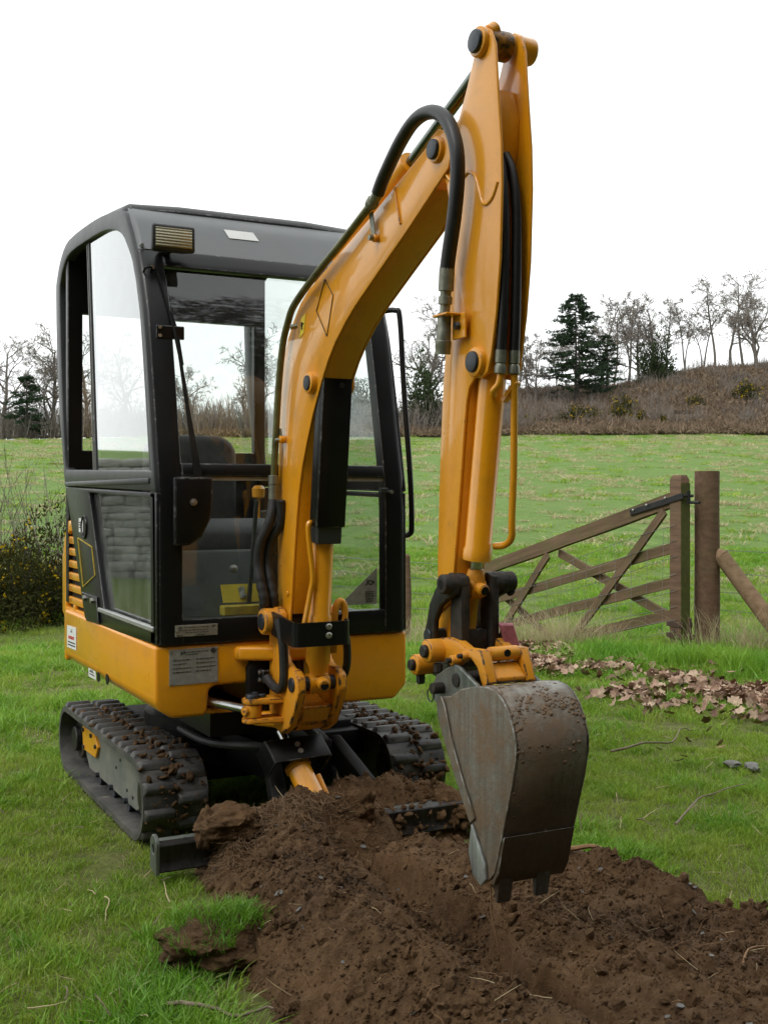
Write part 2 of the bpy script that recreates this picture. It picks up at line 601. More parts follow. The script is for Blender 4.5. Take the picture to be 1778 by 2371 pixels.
mb.cyl(d0 + dd * .38, d0 + dd * .44, .046, n=22)
ram = part('blade_ram', mb, 'orange', EX, .003, 1)
mb = MB()
mb.cyl(d0, d0 + dd * .5, .017, n=14)
part('ram_rod', mb, 'chrome', ram)
mb = MB()
dn = dd.normalized()
ax = Vector((1, 0, .03)).normalized()
up = ax.cross(dn).normalized()
if up.z < 0:
    up = -up
cc = d0 + dd * .30 + up * .062
mb.obox(cc, ax * .102, dn * .042, up * .004)
for sgn in (-1, 1):
    mb.obox(cc + ax * .100 * sgn - up * .05, ax * .004, dn * .045, up * .052)
g = part('ram_guard', mb, 'black_metal', ram, .003, 2, label='folded black steel guard')
mb = MB()
for q in (-.012, .014):
    mb.cyl(cc + dn * q + up * .002, cc + dn * q + up * .011, .0095, n=8)
part('guard_bolts', mb, 'bolt', ram)
mb = MB()
mb.tube(smooth_path([d0 + dd * .55 + Vector((.05, 0, .01)), d0 + dd * .75 + Vector((.052, 0, .0)), d0 + dd * .9 + Vector((.055, 0, 0))]), .010, 8)
part('ram_pipe', mb, 'orange_worn', ram)

# ---- superstructure body
mb = MB()
front = [(-.47, .69), (-.47, .505), (-.452, .475), (-.41, .447), (-.305, .447), (-.293, .452), (-.288, .47), (-.284, .53), (-.265, .547), (-.10, .547),
         (-.10, .452), (.42, .447), (.47, .497), (.47, .69)]
mb.prism(front, 'y', 0.0, 1.40)
body = part('superstructure', mb, 'orange', EX, .016, 3, 40)
mb = MB()
top = [(-.464, 1.402), (-.464, 1.43), (-.446, 1.475), (-.39, 1.50), (.39, 1.50), (.446, 1.475), (.464, 1.43), (.464, 1.402)]
mb.prism(top, 'z', .465, .665)
part('counterweight', mb, 'orange', body, .012, 3)
mb = MB()
top2 = [(-.455, 1.45), (-.44, 1.492), (-.38, 1.525), (.38, 1.525), (.44, 1.492), (.455, 1.45), (.3, 1.42), (-.3, 1.42)]
mb.prism(top2, 'z', .48, .65)
part('rear_bumper', mb, 'grey_metal', body, .01, 2)
mb = MB()
mb.prism([(-.452, 1.44), (-.452, 1.53), (-.43, 1.585), (-.36, 1.615), (.36, 1.615), (.43, 1.585), (.452, 1.53), (.452, 1.44)], 'z', .645, .95)
part('engine_cover', mb, 'orange', body, .03, 3)
for zz in (.70, .745, .79, .84):
    mb = MB()
    mb.tube([(-.43, 1.585, zz), (-.36, 1.618, zz), (.36, 1.618, zz)], .016, 8)
    part('cover_rib', mb, 'orange', body)
mb = MB()
mb.prism([(1.02, .672), (1.40, .652), (1.40, 1.04), (1.3, 1.05), (1.0, 1.05)], 'x', -.44, .44)
cowl = part('engine_cowl', mb, 'black_matt', body)
mb = MB()
mb.prism([(1.405, .652), (1.475, .65), (1.492, .95), (1.47, 1.0), (1.39, 1.078), (1.20, 1.085), (1.20, 1.035), (1.375, 1.03), (1.43, .965), (1.432, .70)], 'x', -.458, -.42)
part('cowl_frame', mb, 'orange', body, .008, 2)
lz = [1.028, .975, .925, .872, .820, .768, .715, .665]
for i, (za, zb) in enumerate(zip(lz, lz[1:])):
    mb = MB()
    mb.box(1.0 * -.455, -.43, 1.0, 1.436, zb + .002, zb + (.034 if i < 6 else .036))
    part('louvre_slat', mb, 'orange', body, .006, 2)
mb = MB()
mb.box(-.4555, -.43, 1.26, 1.30, .69, .718)
part('louvre_slat', mb, 'orange', body, .004, 2)
# decals and plates on the body
def plate(name, p00, ux, uz, n, w, h, mat, parent, t=.0025):
    mb = MB()
    p, ux, uz, n = Vector(p00), Vector(ux).normalized(), Vector(uz).normalized(), Vector(n).normalized()
    mb.obox(p + ux * w / 2 + uz * h / 2 + n * t / 2, ux * w / 2, uz * h / 2, n * t / 2)
    return part(name, mb, mat, parent, .0006, 1)
def ink_rows(parent, p00, ux, uz, n, rows, mat='label_ink', t=.0036, hgt=.0025):
    """fine illegible print: rows of (u, v, length) broken into word-sized strokes"""
    p, ux, uz, n = Vector(p00), Vector(ux).normalized(), Vector(uz).normalized(), Vector(n).normalized()
    mb = MB()
    for u, v, L in rows:
        a = 0
        while a < L:
            w = min(random.uniform(.004, .013), L - a)
            mb.obox(p + ux * (u + a + w / 2) + uz * v + n * t / 2, ux * w / 2, uz * hgt / 2, n * t / 2)
            a += w + .003
    return part('print', mb, mat, parent)
def text_part(txt, parent, loc, size, mat, rot, name='lettering', bold=.0, align='CENTER'):
    cu = bpy.data.curves.new(name, 'FONT')
    cu.body = txt
    cu.size = size
    cu.align_x = align
    cu.align_y = 'CENTER'
    cu.extrude = .0004
    cu.offset = bold
    cu.materials.append(M[mat])
    tmp = bpy.data.objects.new(name, cu)
    COL.objects.link(tmp)
    me = bpy.data.meshes.new_from_object(tmp.evaluated_get(bpy.context.evaluated_depsgraph_get()))
    me.materials.clear(); me.materials.append(M[mat])
    COL.objects.unlink(tmp); bpy.data.objects.remove(tmp)
    return link(name, me, parent, loc, rot)
FR = R(90)
X, Z, NY, NX = (1, 0, 0), (0, 0, 1), (0, -1, 0), (-1, 0, 0)
pl = plate('data_plate', (-.422, 0, .557), (1, 0, .012), Z, NY, .168, .119, 'label_grey', body)
ink_rows(pl, (-.422, 0, .557), (1, 0, .012), Z, NY,
         [(.058, .108, .075), (.058, .1, .04), (.012, .083, .06), (.092, .083, .062), (.012, .070, .046), (.092, .070, .066),
          (.012, .056, .06), (.092, .056, .066), (.012, .043, .062), (.092, .043, .052)])
text_part('JCB', pl, (-.375, -.0035, .664), .011, 'label_ink', (FR, R(-8), 0), bold=.0004)
mb = MB()
mb.cyl((-.271, -.001, .667), (-.271, -.0042, .667), .0085, n=20)
part('emblem', mb, 'label_ink', pl)
mb = MB()
for u, v in ((.005, .006), (.163, .008), (.005, .113), (.163, .115)):
    mb.cyl((-.422 + u, 0, .557 + v), (-.422 + u, -.006, .557 + v), .0035, n=8)
part('rivets', mb, 'bolt', pl)
wl = plate('warning_label', (-.4705, 1.345, .532), (0, -1, .03), Z, NX, .178, .095, 'white_label', body, .001)
ink_rows(wl, (-.4705, 1.345, .532), (0, -1, .03), Z, NX, [(.03, .05, .11), (.03, .043, .11)], 'label_red', .002, .006)
ink_rows(wl, (-.4705, 1.345, .532), (0, -1, .03), Z, NX, [(.02, .026, .14), (.02, .014, .14), (.075, .072, .03), (.085, .080, .012)], 'label_ink', .002, .005)
w2 = plate('torn_label', (-.4705, .935, .462), (0, -1, .01), (0, .25, 1), NX, .12, .034, 'white_label', body, .001)
ink_rows(w2, (-.4705, .935, .462), (0, -1, .01), (0, .25, 1), NX, [(.02, .024, .07), (.02, .014, .08), (.03, .030, .05)], 'label_ink', .002, .004)
for yy, zz, rr in ((.78, .481, .019), (.641, .492, .021)):
    mb = MB()
    mb.cyl((-.4712, yy, zz), (-.468, yy, zz), rr, n=16)
    part('drain_hole', mb, 'black_matt', body)

# ---- cab
PROF = [(.69, -.003), (1.21, .0), (1.45, .05), (1.66, .095), (1.84, .14), (2.0, .215), (2.18, .35), (2.24, .44)]
Yf = lambda z: interp(z, PROF)
def fstrip(mb, x0, x1, z0, z1, off=0., thick=.04, n=6, taper=None):
    rows = []
    for i in range(n + 1):
        z = z0 + (z1 - z0) * i / n
        rows.append([(x0, Yf(z) + off, z), (x1, Yf(z) + off, z)])
    mb.slab(rows, (0, thick, 0))
    return mb
def round2(L, k=3):
    P = smooth_path([(a, b, 0) for a, b in L], k)
    return [(p.x, p.y) for p in P]
outer = [(.0, 1.20), (.052, 1.447), (.10, 1.66), (.147, 1.825), (.224, 1.987), (.35, 2.16), (.435, 2.222), (.667, 2.258), (.93, 2.280), (1.317, 2.290), (1.468, 2.250), (1.561, 2.172), (1.590, 2.079), (1.545, 1.678), (1.428, 1.311), (1.400, 1.229)]
inner = [(.050, 1.271), (.085, 1.45), (.125, 1.662), (.185, 1.82), (.263, 1.977), (.36, 2.08), (.46, 2.145), (.66, 2.195), (.93, 2.216), (1.28, 2.228), (1.41, 2.200), (1.485, 2.14), (1.505, 2.06), (1.46, 1.68), (1.40, 1.36), (1.380, 1.30)]
outer, inner = round2(outer), round2(inner)
lo_out = [(-.004, .695), (-.0, 1.196), (1.398, 1.225), (1.025, .675)]
lo_in = [(.03, .735), (.045, 1.178), (.965, 1.200), (.70, .735)]
mb = MB()
mb.ring(outer, inner, 'x', -.470, -.425)
cab = part('cab_frame', mb, 'grey_metal', EX, .007, 2)  # greyer than the far side frame: sky reflection put into the colour
mb = MB()
mb.ring(outer, inner, 'x', .425, .470)
part('side_frame', mb, 'black_metal', cab, .007, 2)
mb = MB()
mb.ring(lo_out, lo_in, 'x', -.466, -.43)
part('side_panel', mb, 'black_metal', cab, .004, 2)
mb = MB()
mb.ring(lo_out, lo_in, 'x', .43, .466)
part('side_panel', mb, 'black_metal', cab, .004, 2)
mb = MB()
mb.box(-.476, -.462, .06, 1.37, 1.226, 1.246)
part('sill_rail', mb, 'grey_metal', cab, .004, 2)
mb = MB()
mb.box(-.474, -.455, .02, .78, .735, .752)
part('sill_trim', mb, 'label_grey', cab, .003, 1)
# panes
def pane(name, poly, x, mat, t=.005):
    mb = MB()
    mb.prism(poly, 'x', x, x + t)
    return part(name, mb, mat, cab, 0)
div_b, div_t = (.871, 1.285), (1.005, 2.21)
fwd = [(.045, 1.262), (.08, 1.45), (.12, 1.662), (.18, 1.82), (.258, 1.98), (.355, 2.085), (.455, 2.15), (.66, 2.20), div_t, div_b]
pane('window_pane', fwd, -.452, 'glass_side')
mb = MB()
mb.bar((-.449, .876, 1.275), (-.449, 1.010, 2.215), .012, .016, (1, 0, 0))
part('window_divider', mb, 'grey_metal', cab, .002, 1)
mb = MB()
mb.bar((-.440, .93, 1.275), (-.440, 1.045, 2.215), .004, .03, (1, 0, 0))
part('window_seal', mb, 'label_grey', cab)
for zz in (1.50, 1.41):
    mb = MB()
    mb.cyl((-.456, .915 + (zz - 1.41) * .13, zz), (-.446, .915 + (zz - 1.41) * .13, zz), .011, n=10)
    part('window_catch', mb, 'black_metal', cab)
pane('window_pane', [(.03, 1.19), (.03, .73), (.71, .73), (.975, 1.205)], -.444, 'glass_low')
pane('window_pane', inner, .44, 'glass')
pane('window_pane', [(.03, 1.19), (.03, .73), (.71, .73), (.975, 1.205)], .438, 'glass')
# front
for sx in (-1, 1):
    mb = MB()
    rows = []
    for i in range(13):
        z = .692 + (2.045 - .692) * i / 12
        xs = (.466, .455, .435, .378) if sx > 0 else (-.466, -.455, -.435, -.378)
        rows.append([(xs[0], Yf(z) + .012, z), (xs[1], Yf(z) - .002, z), (xs[2], Yf(z) - .008, z), (xs[3], Yf(z) - .008, z)])
    mb.slab(rows, (0, .055, 0))
    part('front_pillar', mb, 'black_metal', cab, .003, 1)
mb = MB()
fstrip(mb, -.379, .379, .692, .775, -.006, .05, 2)
part('front_rail', mb, 'black_metal', cab, .004, 2)
mb = MB()
fstrip(mb, -.379, .379, 1.252, 1.295, -.010, .045, 2)
part('front_rail', mb, 'black_metal', cab, .005, 2)
mb = MB()
fstrip(mb, -.377, .377, 1.238, 1.2515, .0, .02, 1)
part('window_seal', mb, 'label_tan', cab)
mb = MB()
fstrip(mb, -.379, .379, 1.985, 2.05, -.012, .055, 3)
part('front_rail', mb, 'black_metal', cab, .007, 2)
mb = MB()
rows = []
for i in range(9):
    z = 2.046 + (2.236 - 2.046) * i / 8
    rows.append([(-.462, Yf(z) + .03, z), (-.448, Yf(z) - .004, z), (-.435, Yf(z) - .01, z), (.435, Yf(z) - .01, z), (.448, Yf(z) - .004, z), (.462, Yf(z) + .03, z)])
mb.slab(rows, (0, .05, 0))
visor = part('front_visor', mb, 'visor_sky_sheen', cab, .003, 1)
mb = MB()
rows = []
for y, z in ((.405, 2.222), (.44, 2.247), (.667, 2.272), (.93, 2.294), (1.317, 2.304), (1.468, 2.264), (1.55, 2.19)):
    rows.append([(-.466, y, z - .02), (-.44, y, z + .002), (-.25, y, z + .012), (.25, y, z + .012), (.44, y, z + .002), (.466, y, z - .02)])
mb.slab(rows, (0, 0, -.05))
part('roof', mb, 'black_metal', cab, .004, 1)
mb = MB()
mb.lathe((-.25, 1.1, 2.30), (0, 0, 1), [(0, .02), (.02, .018), (.03, .01)], 10)
part('roof_plug', mb, 'black_metal', cab)
mb = MB()
mb.prism([(Yf(z) + .008, z) for z in [1.29 + .7 * i / 8 for i in range(9)]] + [(Yf(z) + .013, z) for z in [1.99 - .7 * i / 8 for i in range(9)]], 'x', -.382, .382)
part('windscreen', mb, 'glass', cab)
mb = MB()
mb.box(-.382, .382, .012, .017, .77, 1.245)
part('windscreen', mb, 'glass', cab)
# rear wall
mb = MB()
ro = [(-.46, .72), (-.46, 2.24), (.46, 2.24), (.46, .72)]
ri = [(-.395, 1.385), (-.395, 1.985), (.405, 1.985), (.405, 1.385)]
mb.ring(ro, ri, 'y', 1.385, 1.425)
part('rear_frame', mb, 'black_metal', cab, .004, 1)
mb = MB()
mb.box(-.40, .41, 1.40, 1.405, 1.38, 1.99)
part('window_pane', mb, 'glass', cab)
# stickers on the cab
vz = 2.130
st = MB()
st.slab([[(-.106, Yf(2.130) - .012, 2.130), (.010, Yf(2.130) - .012, 2.130)], [(-.118, Yf(2.166) - .012, 2.166), (-.004, Yf(2.166) - .012, 2.166)]], (0, -.0015, 0))
part('visor_sticker', st, 'white_label', visor)
tr = MB()
tr.slab([[(.200, .010, .795), (.352, .010, .795)], [(.3515, .010, .925), (.3525, .010, .925)]], (0, -.0012, 0))
stk = part('window_sticker', tr, 'label_grey', cab)
text_part('JCB', stk, (.326, .0083, .872), .022, 'label_ink', (FR, R(12), 0), bold=.0010)
ink_rows(stk, (.306, .010, .80), X, Z, NY, [(.0, .04, .034), (.0, .032, .03), (.0, .024, .036), (.0, .014, .03), (.002, .006, .03)], 'label_ink', .003, .004)
cp = plate('cab_plate', (-.405, -.0095, .719), (1, 0, 0), Z, NY, .147, .038, 'label_tan', cab, .002)
ink_rows(cp, (-.405, -.0095, .719), X, Z, NY, [(.032, .030, .085), (.012, .021, .1), (.035, .013, .08), (.005, .004, .02), (.075, .005, .03)], 'label_ink', .003, .002)
text_part('JCB', cp, (-.387, -.0122, .749), .007, 'label_ink', (FR, 0, 0), bold=.0003)
text_part('JCB', cp, (-.272, -.0122, .751), .007, 'label_ink', (FR, 0, 0), bold=.0003)
mb = MB()
for u in (.005, .142):
    mb.cyl((-.405 + u, -.010, .738), (-.405 + u, -.015, .738), .0035, n=8)
part('rivets', mb, 'bolt', cp)
mb = MB()                                                     # hexagonal outline on the side panel
hx = [(1.150, 1.010), (.900, .982), (.845, .872), (1.055, .812)]
for a, b in zip(hx, hx[1:] + hx[:1]):
    mb.bar((-.467, *a), (-.467, *b), .003, .006, (1, 0, 0))
part('panel_outline', mb, 'yellow_dull', cab)
mb = MB()
mb.prism([(1.050, .792), (.795, .790), (.760, .690), (.965, .682)], 'x', -.476, -.465)
hg = part('hinge_plate', mb, 'black_metal', cab, .002, 1)
mb = MB()
for yy in (.98, .85):
    mb.cyl((-.486, yy, .772), (-.475, yy, .774), .012, n=6)
part('hinge_bolts', mb, 'bolt', hg)
lb = plate('lock_label', (-.4665, 1.135, 1.035), (0, -1, 0), Z, NX, .075, .058, 'white_label', cab, .001)
ink_rows(lb, (-.4665, 1.135, 1.035), (0, -1, 0), Z, NX, [(.01, .02, .05), (.012, .03, .04), (.01, .04, .05)], 'label_ink', .002, .005)
mb = MB()
mb.tube([(-.468, 1.035 + .045 * math.cos(a), 1.058 + .045 * math.sin(a)) for a in [2 * math.pi * i / 20 for i in range(21)]], .005, 6)
mb.cyl((-.467, 1.035, 1.058), (-.4655, 1.035, 1.058), .042, n=20)
part('door_lock', mb, 'black_metal', cab)
# lamp
mb = MB()
lx0, lx1, lz0, lz1 = -.450, -.294, 2.018, 2.112
mb.add([(lx0, .11, lz0), (lx1, .11, lz0), (lx1, .11, lz1), (lx0, .11, lz1), (lx0 + .02, .19, lz0 + .012), (lx1 - .02, .19, lz0 + .012), (lx1 - .02, .19, lz1 - .012), (lx0 + .02, .19, lz1 - .012)],
       [(3, 2, 1, 0), (4, 5, 6, 7), (0, 1, 5, 4), (1, 2, 6, 5), (2, 3, 7, 6), (3, 0, 4, 7)])
mb.box(-.39, -.35, .17, .24, 2.03, 2.06)
lamp = part('work_lamp', mb, 'lamp_body', cab, .010, 3)
mb = MB()
mb.slab([[(lx0 + .014, .1095, lz0 + .014), (lx1 - .014, .1095, lz0 + .014)], [(lx0 + .014, .1095, lz1 - .014), (lx1 - .014, .1095, lz1 - .014)]], (0, -.003, 0))
part('lamp_lens', mb, 'lamp_lens', cab, .006, 2)
# wiper
mb = MB()
mc = [(-.415, 1.020), (-.36, 1.022), (-.318, 1.05), (-.288, 1.11), (-.281, 1.18), (-.281, 1.249), (-.415, 1.249)]
mb.prism(mc, 'y', -.035, -.009)
wm = part('wiper_motor_cover', mb, 'black_metal', cab, .008, 2)
mb = MB()
mb.lathe((-.35, -.034, 1.165), (0, -1, 0), [(0, .012), (.006, .012), (.006, .007), (.014, .006)], 10)
part('spindle_nut', mb, 'bolt', wm)
mb = MB()
wp = [(-.322, 1.20), (-.330, 1.30), (-.349, 1.50), (-.362, 1.66), (-.378, 1.765), (-.408, 1.95)]
P = [(x, Yf(z) - .016, z) for x, z in wp]
rows = []
for (x, y, z), w in zip(P, (.017, .012, .006, .0055, .004, .003)):
    rows.append([(x - w, y, z), (x + w, y, z)])
mb.slab(rows, (0, -.006, 0))
mb.tube([(-.352, Yf(1.63) - .012, 1.63), (-.362, Yf(1.75) - .010, 1.75), (-.405, Yf(1.955) - .004, 1.955)], .0045, 6)
part('wiper_arm', mb, 'black_matt', cab)
mb = MB()
mb.box(-.437, -.338, Yf(1.74) - .016, Yf(1.74) - .008, 1.718, 1.764)
tb = part('window_bracket', mb, 'black_metal', cab, .003, 1)
mb = MB()
for zz in (1.728, 1.756):
    mb.cyl((-.425, Yf(1.74) - .010, zz), (-.425, Yf(1.74) - .024, zz), .006, n=8)
part('bracket_bolts', mb, 'bolt', tb)
mb = MB()
for x, z in ((-.445, 2.06), (-.425, 1.975), (-.40, 1.21), (.40, 1.2)):
    mb.cyl((x, Yf(z) - .004, z), (x, Yf(z) - .018, z), .007, n=8)
part('frame_bolts', mb, 'bolt', cab)
mb = MB()
mb.tube(smooth_path([(-.455, Yf(1.96) - .005, 1.955), (-.455, Yf(1.96) - .03, 1.965), (-.435, Yf(1.96) - .03, 1.97), (-.43, Yf(1.96) - .006, 1.96)]), .004, 6)
part('hook', mb, 'black_metal', cab)
# grab handle
mb = MB()
mb.tube(smooth_path([(.455, .19, 1.885), (.49, .13, 1.885), (.50, .110, 1.85), (.50, .078, 1.586), (.50, .03, 1.262), (.50, .018, 1.085), (.492, .02, 1.045), (.455, .03, 1.04)], 6), .0105, 10)
part('grab_handle', mb, 'black_metal', cab)
mb = MB()
mb.box(.355, .385, -.02, .0, 1.195, 1.215)
part('window_stop', mb, 'greenish_plastic', cab, .003, 1)

# ---- inside the cab
mb = MB()
mb.box(-.43, .43, .03, 1.38, .692, .702)
part('cab_floor', mb, 'black_matt', cab)
mb = MB()
mb.box(-.40, .40, .62, 1.37, .70, .95)
seat = part('seat_base', mb, 'black_matt', cab, .02, 2)
sp = [(-.21, 1.02)] + arc(-.12, 1.355, .09, 180, 90, 6) + arc(.10, 1.355, .09, 90, 0, 6) + [(.19, 1.02)]
mb = MB()
mb.prism(sp, 'y', 1.02, 1.12)
part('seat_back', mb, 'seat_vinyl', seat, .03, 3)
mb = MB()
mb.prism([(.60, .95), (1.05, .95), (1.05, 1.07), (.70, 1.095), (.60, 1.06)], 'x', -.21, .21)
part('seat_cushion', mb, 'seat_vinyl', seat, .03, 3)
for xx in (-.31, .30):
    mb = MB()
    mb.prism([(.55, .7), (.95, .7), (.95, 1.12), (.60, 1.14), (.52, 1.08)], 'x', xx - .06, xx + .06)
    con = part('arm_console', mb, 'greenish_plastic', cab, .02, 2)
    mb = MB()
    mb.cyl((xx, .62, 1.12), (xx, .56, 1.25), .008, n=8)
    mb.tube([(xx, .56, 1.24), (xx, .55, 1.27), (xx, .545, 1.32)], [.02, .026, .016], 10)
    part('control_lever', mb, 'hose', con)
for xx, zz in ((-.20, 1.31), (.20, 1.17)):
    mb = MB()
    mb.lathe((xx, .80, zz), (0, 0, 1), [(0, .006), (.01, .026), (.045, .028), (.058, .018), (.06, .0)], 12)
    mb.cyl((xx, .80, .94), (xx, .80, zz), .008, n=8)
    part('lever_knob', mb, 'orange', cab)
for xx in (-.06, .06):
    mb = MB()
    mb.cyl((xx, .24, .70), (xx + .03, .22, 1.17), .009, n=8)
    part('travel_lever', mb, 'greenish_plastic', cab)
mb = MB()
mb.prism([(.28, .702), (.48, .702), (.50, .98), (.42, .98)], 'x', -.36, .06)
tbx = part('tool_box', mb, 'greenish_plastic', cab, .008, 1)
mb = MB()
mb.lathe((-.085, .325, .915), (0, -1, .2), [(0, .014), (.02, .014), (.022, .009), (.024, .0)], 12)
part('box_lock', mb, 'bolt', tbx)
yl = MB()
yl.slab([[(-.15, .242, .80), (-.008, .242, .80)], [(-.153, .262, .864), (-.011, .262, .864)]], (0, .002, 0))
yl = part('yellow_notice', yl, 'label_yellow', cab)
mb = MB()
mb.box(-.165, .0, .19, .24, .757, .793)
part('pedal_step', mb, 'yellow_dull', cab, .004, 1)
mb = MB()
mb.tube([(-.072, .243, .815), (-.074, .246, .826), (-.078, .25, .838)], [.012, .013, .008], 8)
for k, (dx, dz) in enumerate(((-.012, .014), (-.005, .020), (.003, .020), (.010, .014))):
    mb.cyl((-.076 + dx * .6, .247, .832), (-.076 + dx, .252, .838 + dz), .0028, n=6)
part('hand_symbol', mb, 'label_grey', yl)
mb = MB()
pts = []
for i in range(220):
    a = i / 220 * 2 * math.pi * 16
    z = .72 + .26 * i / 220
    pts.append((-.335 + .014 * math.cos(a), .20 + .014 * math.sin(a), z))
mb.tube(pts, .0035, 5)
part('coiled_cable', mb, 'greenish_plastic', cab)

# ---- kingpost and swing bracket
mb = MB()
mb.prism([(-.20, .0), (-.185, -.03), (-.09, -.085), (-.04, -.115), (.05, -.115), (.09, -.06), (.11, .0)], 'z', .628, .676)
mb.prism([(-.14, .0), (-.06, -.11), (.05, -.11), (.10, .0)], 'z', .40, .452)
king = part('kingpost', mb, 'orange', EX, .012, 3)
mb = MB()
mb.cyl((0, -.06, .385), (0, -.06, .70), .032, n=20)
part('king_pin', mb, 'dark_pin', king, .003, 1)
mb = MB()
ho = arc(-.115, .585, .05, 90, 270, 8)
mb.prism([(-.155, .547), (-.155, .60), (-.14, .63), (-.08, .63), (-.07, .6), (-.07, .47), (-.08, .453), (-.145, .453)], 'y', -.034, .01)
part('recess_lining', mb, 'black_matt', king, .006, 2)
mb = MB()
bp = arc(-.10, .765, .050, 150, -10, 8) + [(-.085, .70), (-.14, .66), (-.20, .62)] + arc(-.25, .57, .052, 60, -120, 8) + [(-.262, .49), (-.225, .43), (-.16, .395), (-.09, .40), (-.045, .46), (-.04, .60), (-.052, .72)]
bp = [(-.145, .79), (-.12, .812), (-.085, .812), (-.055, .79), (-.045, .75), (-.045, .46), (-.09, .405), (-.16, .395), (-.225, .43), (-.275, .50), (-.302, .555), (-.295, .60), (-.262, .622), (-.222, .622), (-.185, .64), (-.155, .68), (-.152, .75)]
for x0, x1 in ((-.088, -.058), (.058, .088)):
    mb.prism(bp, 'x', x0, x1)
sw = part('swing_bracket', mb, 'orange_worn', EX, .007, 2)
mb = MB()
mb.prism([(-.06, .52), (-.10, .53), (-.20, .50), (-.262, .50), (-.225, .435), (-.16, .40), (-.09, .41), (-.05, .46)], 'x', -.0575, .0575)
part('bracket_web', mb, 'orange_worn', sw, .012, 3)
mb = MB()
mb.lathe((-.135, -.10, .765), (1, 0, 0), [(0, .040), (.004, .044), (.045, .044), (.047, .05)], 22)
mb.lathe((.135, -.10, .765), (-1, 0, 0), [(0, .040), (.004, .044), (.045, .044), (.047, .05)], 22)
part('pin_boss', mb, 'orange_worn', sw, .002, 1)
mb = MB()
mb.cyl((-.140, -.10, .765), (.14, -.10, .765), .028, n=18)
part('bracket_pin', mb, 'dark_pin', sw, .002, 1)
mb = MB()
mb.cyl((-.094, -.25, .572), (.094, -.25, .572), .024, n=18)
part('bracket_pin', mb, 'dark_pin', sw, .002, 1)
mb = MB()
fork = [(-.06, -.085)] + [(-.155, -.09)] + [(-.178 + .036 * math.cos(R(a)), -.128 + .036 * math.sin(R(a))) for a in (90, 120, 150, 180, 210, 240, 270)] + [(-.06, -.185)]
mb.prism(fork, 'z', .500, .518)
mb.prism(fork, 'z', .437, .453)
part('swing_arm', mb, 'orange_worn', sw, .004, 2)
mb = MB()
mb.lathe((-.178, -.128, .4545), (0, 0, 1), [(0, .030), (.045, .030)], 20)
mb.lathe((-.178, -.128, .478), (-.9, -.28, 0), [(.02, .017), (.036, .017), (.036, .011)], 14)
part('rod_eye', mb, 'orange_worn', sw, .004, 2)
mb = MB()
mb.lathe((-.182, -.135, .516), (0, 0, 1), [(0, .022), (.014, .022), (.016, .019)], 18)
mb.cyl((-.145, -.128, .516), (-.145, -.128, .529), .015, n=6)
mb.cyl((-.160, -.105, .516), (-.160, -.105, .533), .011, n=6)
part('arm_bolts', mb, 'dark_pin', sw, .001, 1)
mb = MB()
mb.cyl((-.19, -.118, .478), (-.33, .12, .50), .0155, n=16)
part('swing_rod', mb, 'chrome', EX)
mb = MB()
mb.cyl((-.29, .055, .494), (-.42, .30, .51), .034, n=18)
mb.box(-.285, -.12, .02, .06, .448, .466)
part('swing_ram', mb, 'orange_worn', EX, .003, 1)
# hose fitting beside the bracket
mb = MB()
mb.box(-.125, -.098, -.085, -.04, .555, .60)
fb = part('hose_block', mb, 'black_metal', EX, .004, 1)
mb = MB()
mb.cyl((-.126, -.062, .565), (-.131, -.062, .565), .007, n=8)
mb.cyl((-.126, -.062, .59), (-.131, -.062, .59), .007, n=8)
part('block_bolts', mb, 'bolt', fb)
mb = MB()
mb.tube(smooth_path([(-.112, -.09, .575), (-.108, -.13, .555), (-.102, -.175, .548), (-.097, -.20, .575), (-.098, -.205, .64), (-.102, -.20, .72), (-.108, -.18, .78)]), .0155, 10)
part('ram_hose', mb, 'hose_dirty', EX)
mb = MB()
mb.tube(smooth_path([(.075, -.275, .80), (.102, -.262, .70), (.105, -.255, .62), (.098, -.22, .57), (.08, -.15, .54)]), .0135, 10)
part('ram_hose', mb, 'hose', EX)

# ---- lift ram under the boom
c0, c1 = Vector((0, -.25, .572)), Vector((0, -.345, 1.545))
cd = (c1 - c0).normalized()
mb = MB()
mb.lathe(c0, cd, [(.03, .026), (.055, .030), (.075, .041), (.225, .041), (.235, .036), (.60, .036), (.602, .040), (.635, .040), (.636, .02)], 26)
mb.cyl((-.034, -.25, .572), (.034, -.25, .572), .034, n=22)
lift = part('lift_ram', mb, 'orange', EX, 0, 2, 40)
mb = MB()
mb.cyl(c0 + Vector((0, -.030, .01)), c0 + Vector((0, -.062, .0)), .019, n=16)
part('grease_boss', mb, 'orange_worn', lift, .003, 1)
mb = MB()
mb.cyl(c0 + Vector((0, -.060, .0)), c0 + Vector((0, -.0635, .0)), .014, n=14)
part('boss_hole', mb, 'black_matt', lift)
mb = MB()
mb.cyl(c0 + cd * .6, c1, .018, n=16)
part('lift_rod', mb, 'chrome', lift)
mb = MB()
mb.tube(smooth_path([c0 + cd * .52 + Vector((-.035, -.01, 0)), c0 + cd * .53 + Vector((-.058, -.02, 0)), c0 + cd * .49 + Vector((-.060, -.02, 0)),
                     c0 + cd * .36 + Vector((-.042, -.025, 0)), c0 + cd * .30 + Vector((-.046, -.02, 0)), c0 + cd * .20 + Vector((-.062, -.02, 0))]), .009, 8)
part('ram_pipe', mb, 'orange', lift)
mb = MB()
mb.tube(smooth_path([c0 + cd * .18 + Vector((.05, -.005, 0)), c0 + cd * .245 + Vector((.052, -.01, 0)), c0 + cd * .27 + Vector((.068, -.01, 0)), c0 + cd * .245 + Vector((.084, -.01, 0)), c0 + cd * .20 + Vector((.084, -.01, 0))], 5), .012, 10)
mb.bar(c0 + cd * .10 + Vector((.05, -.01, 0)), c0 + cd * .235 + Vector((.046, -.01, 0)), .02, .02)
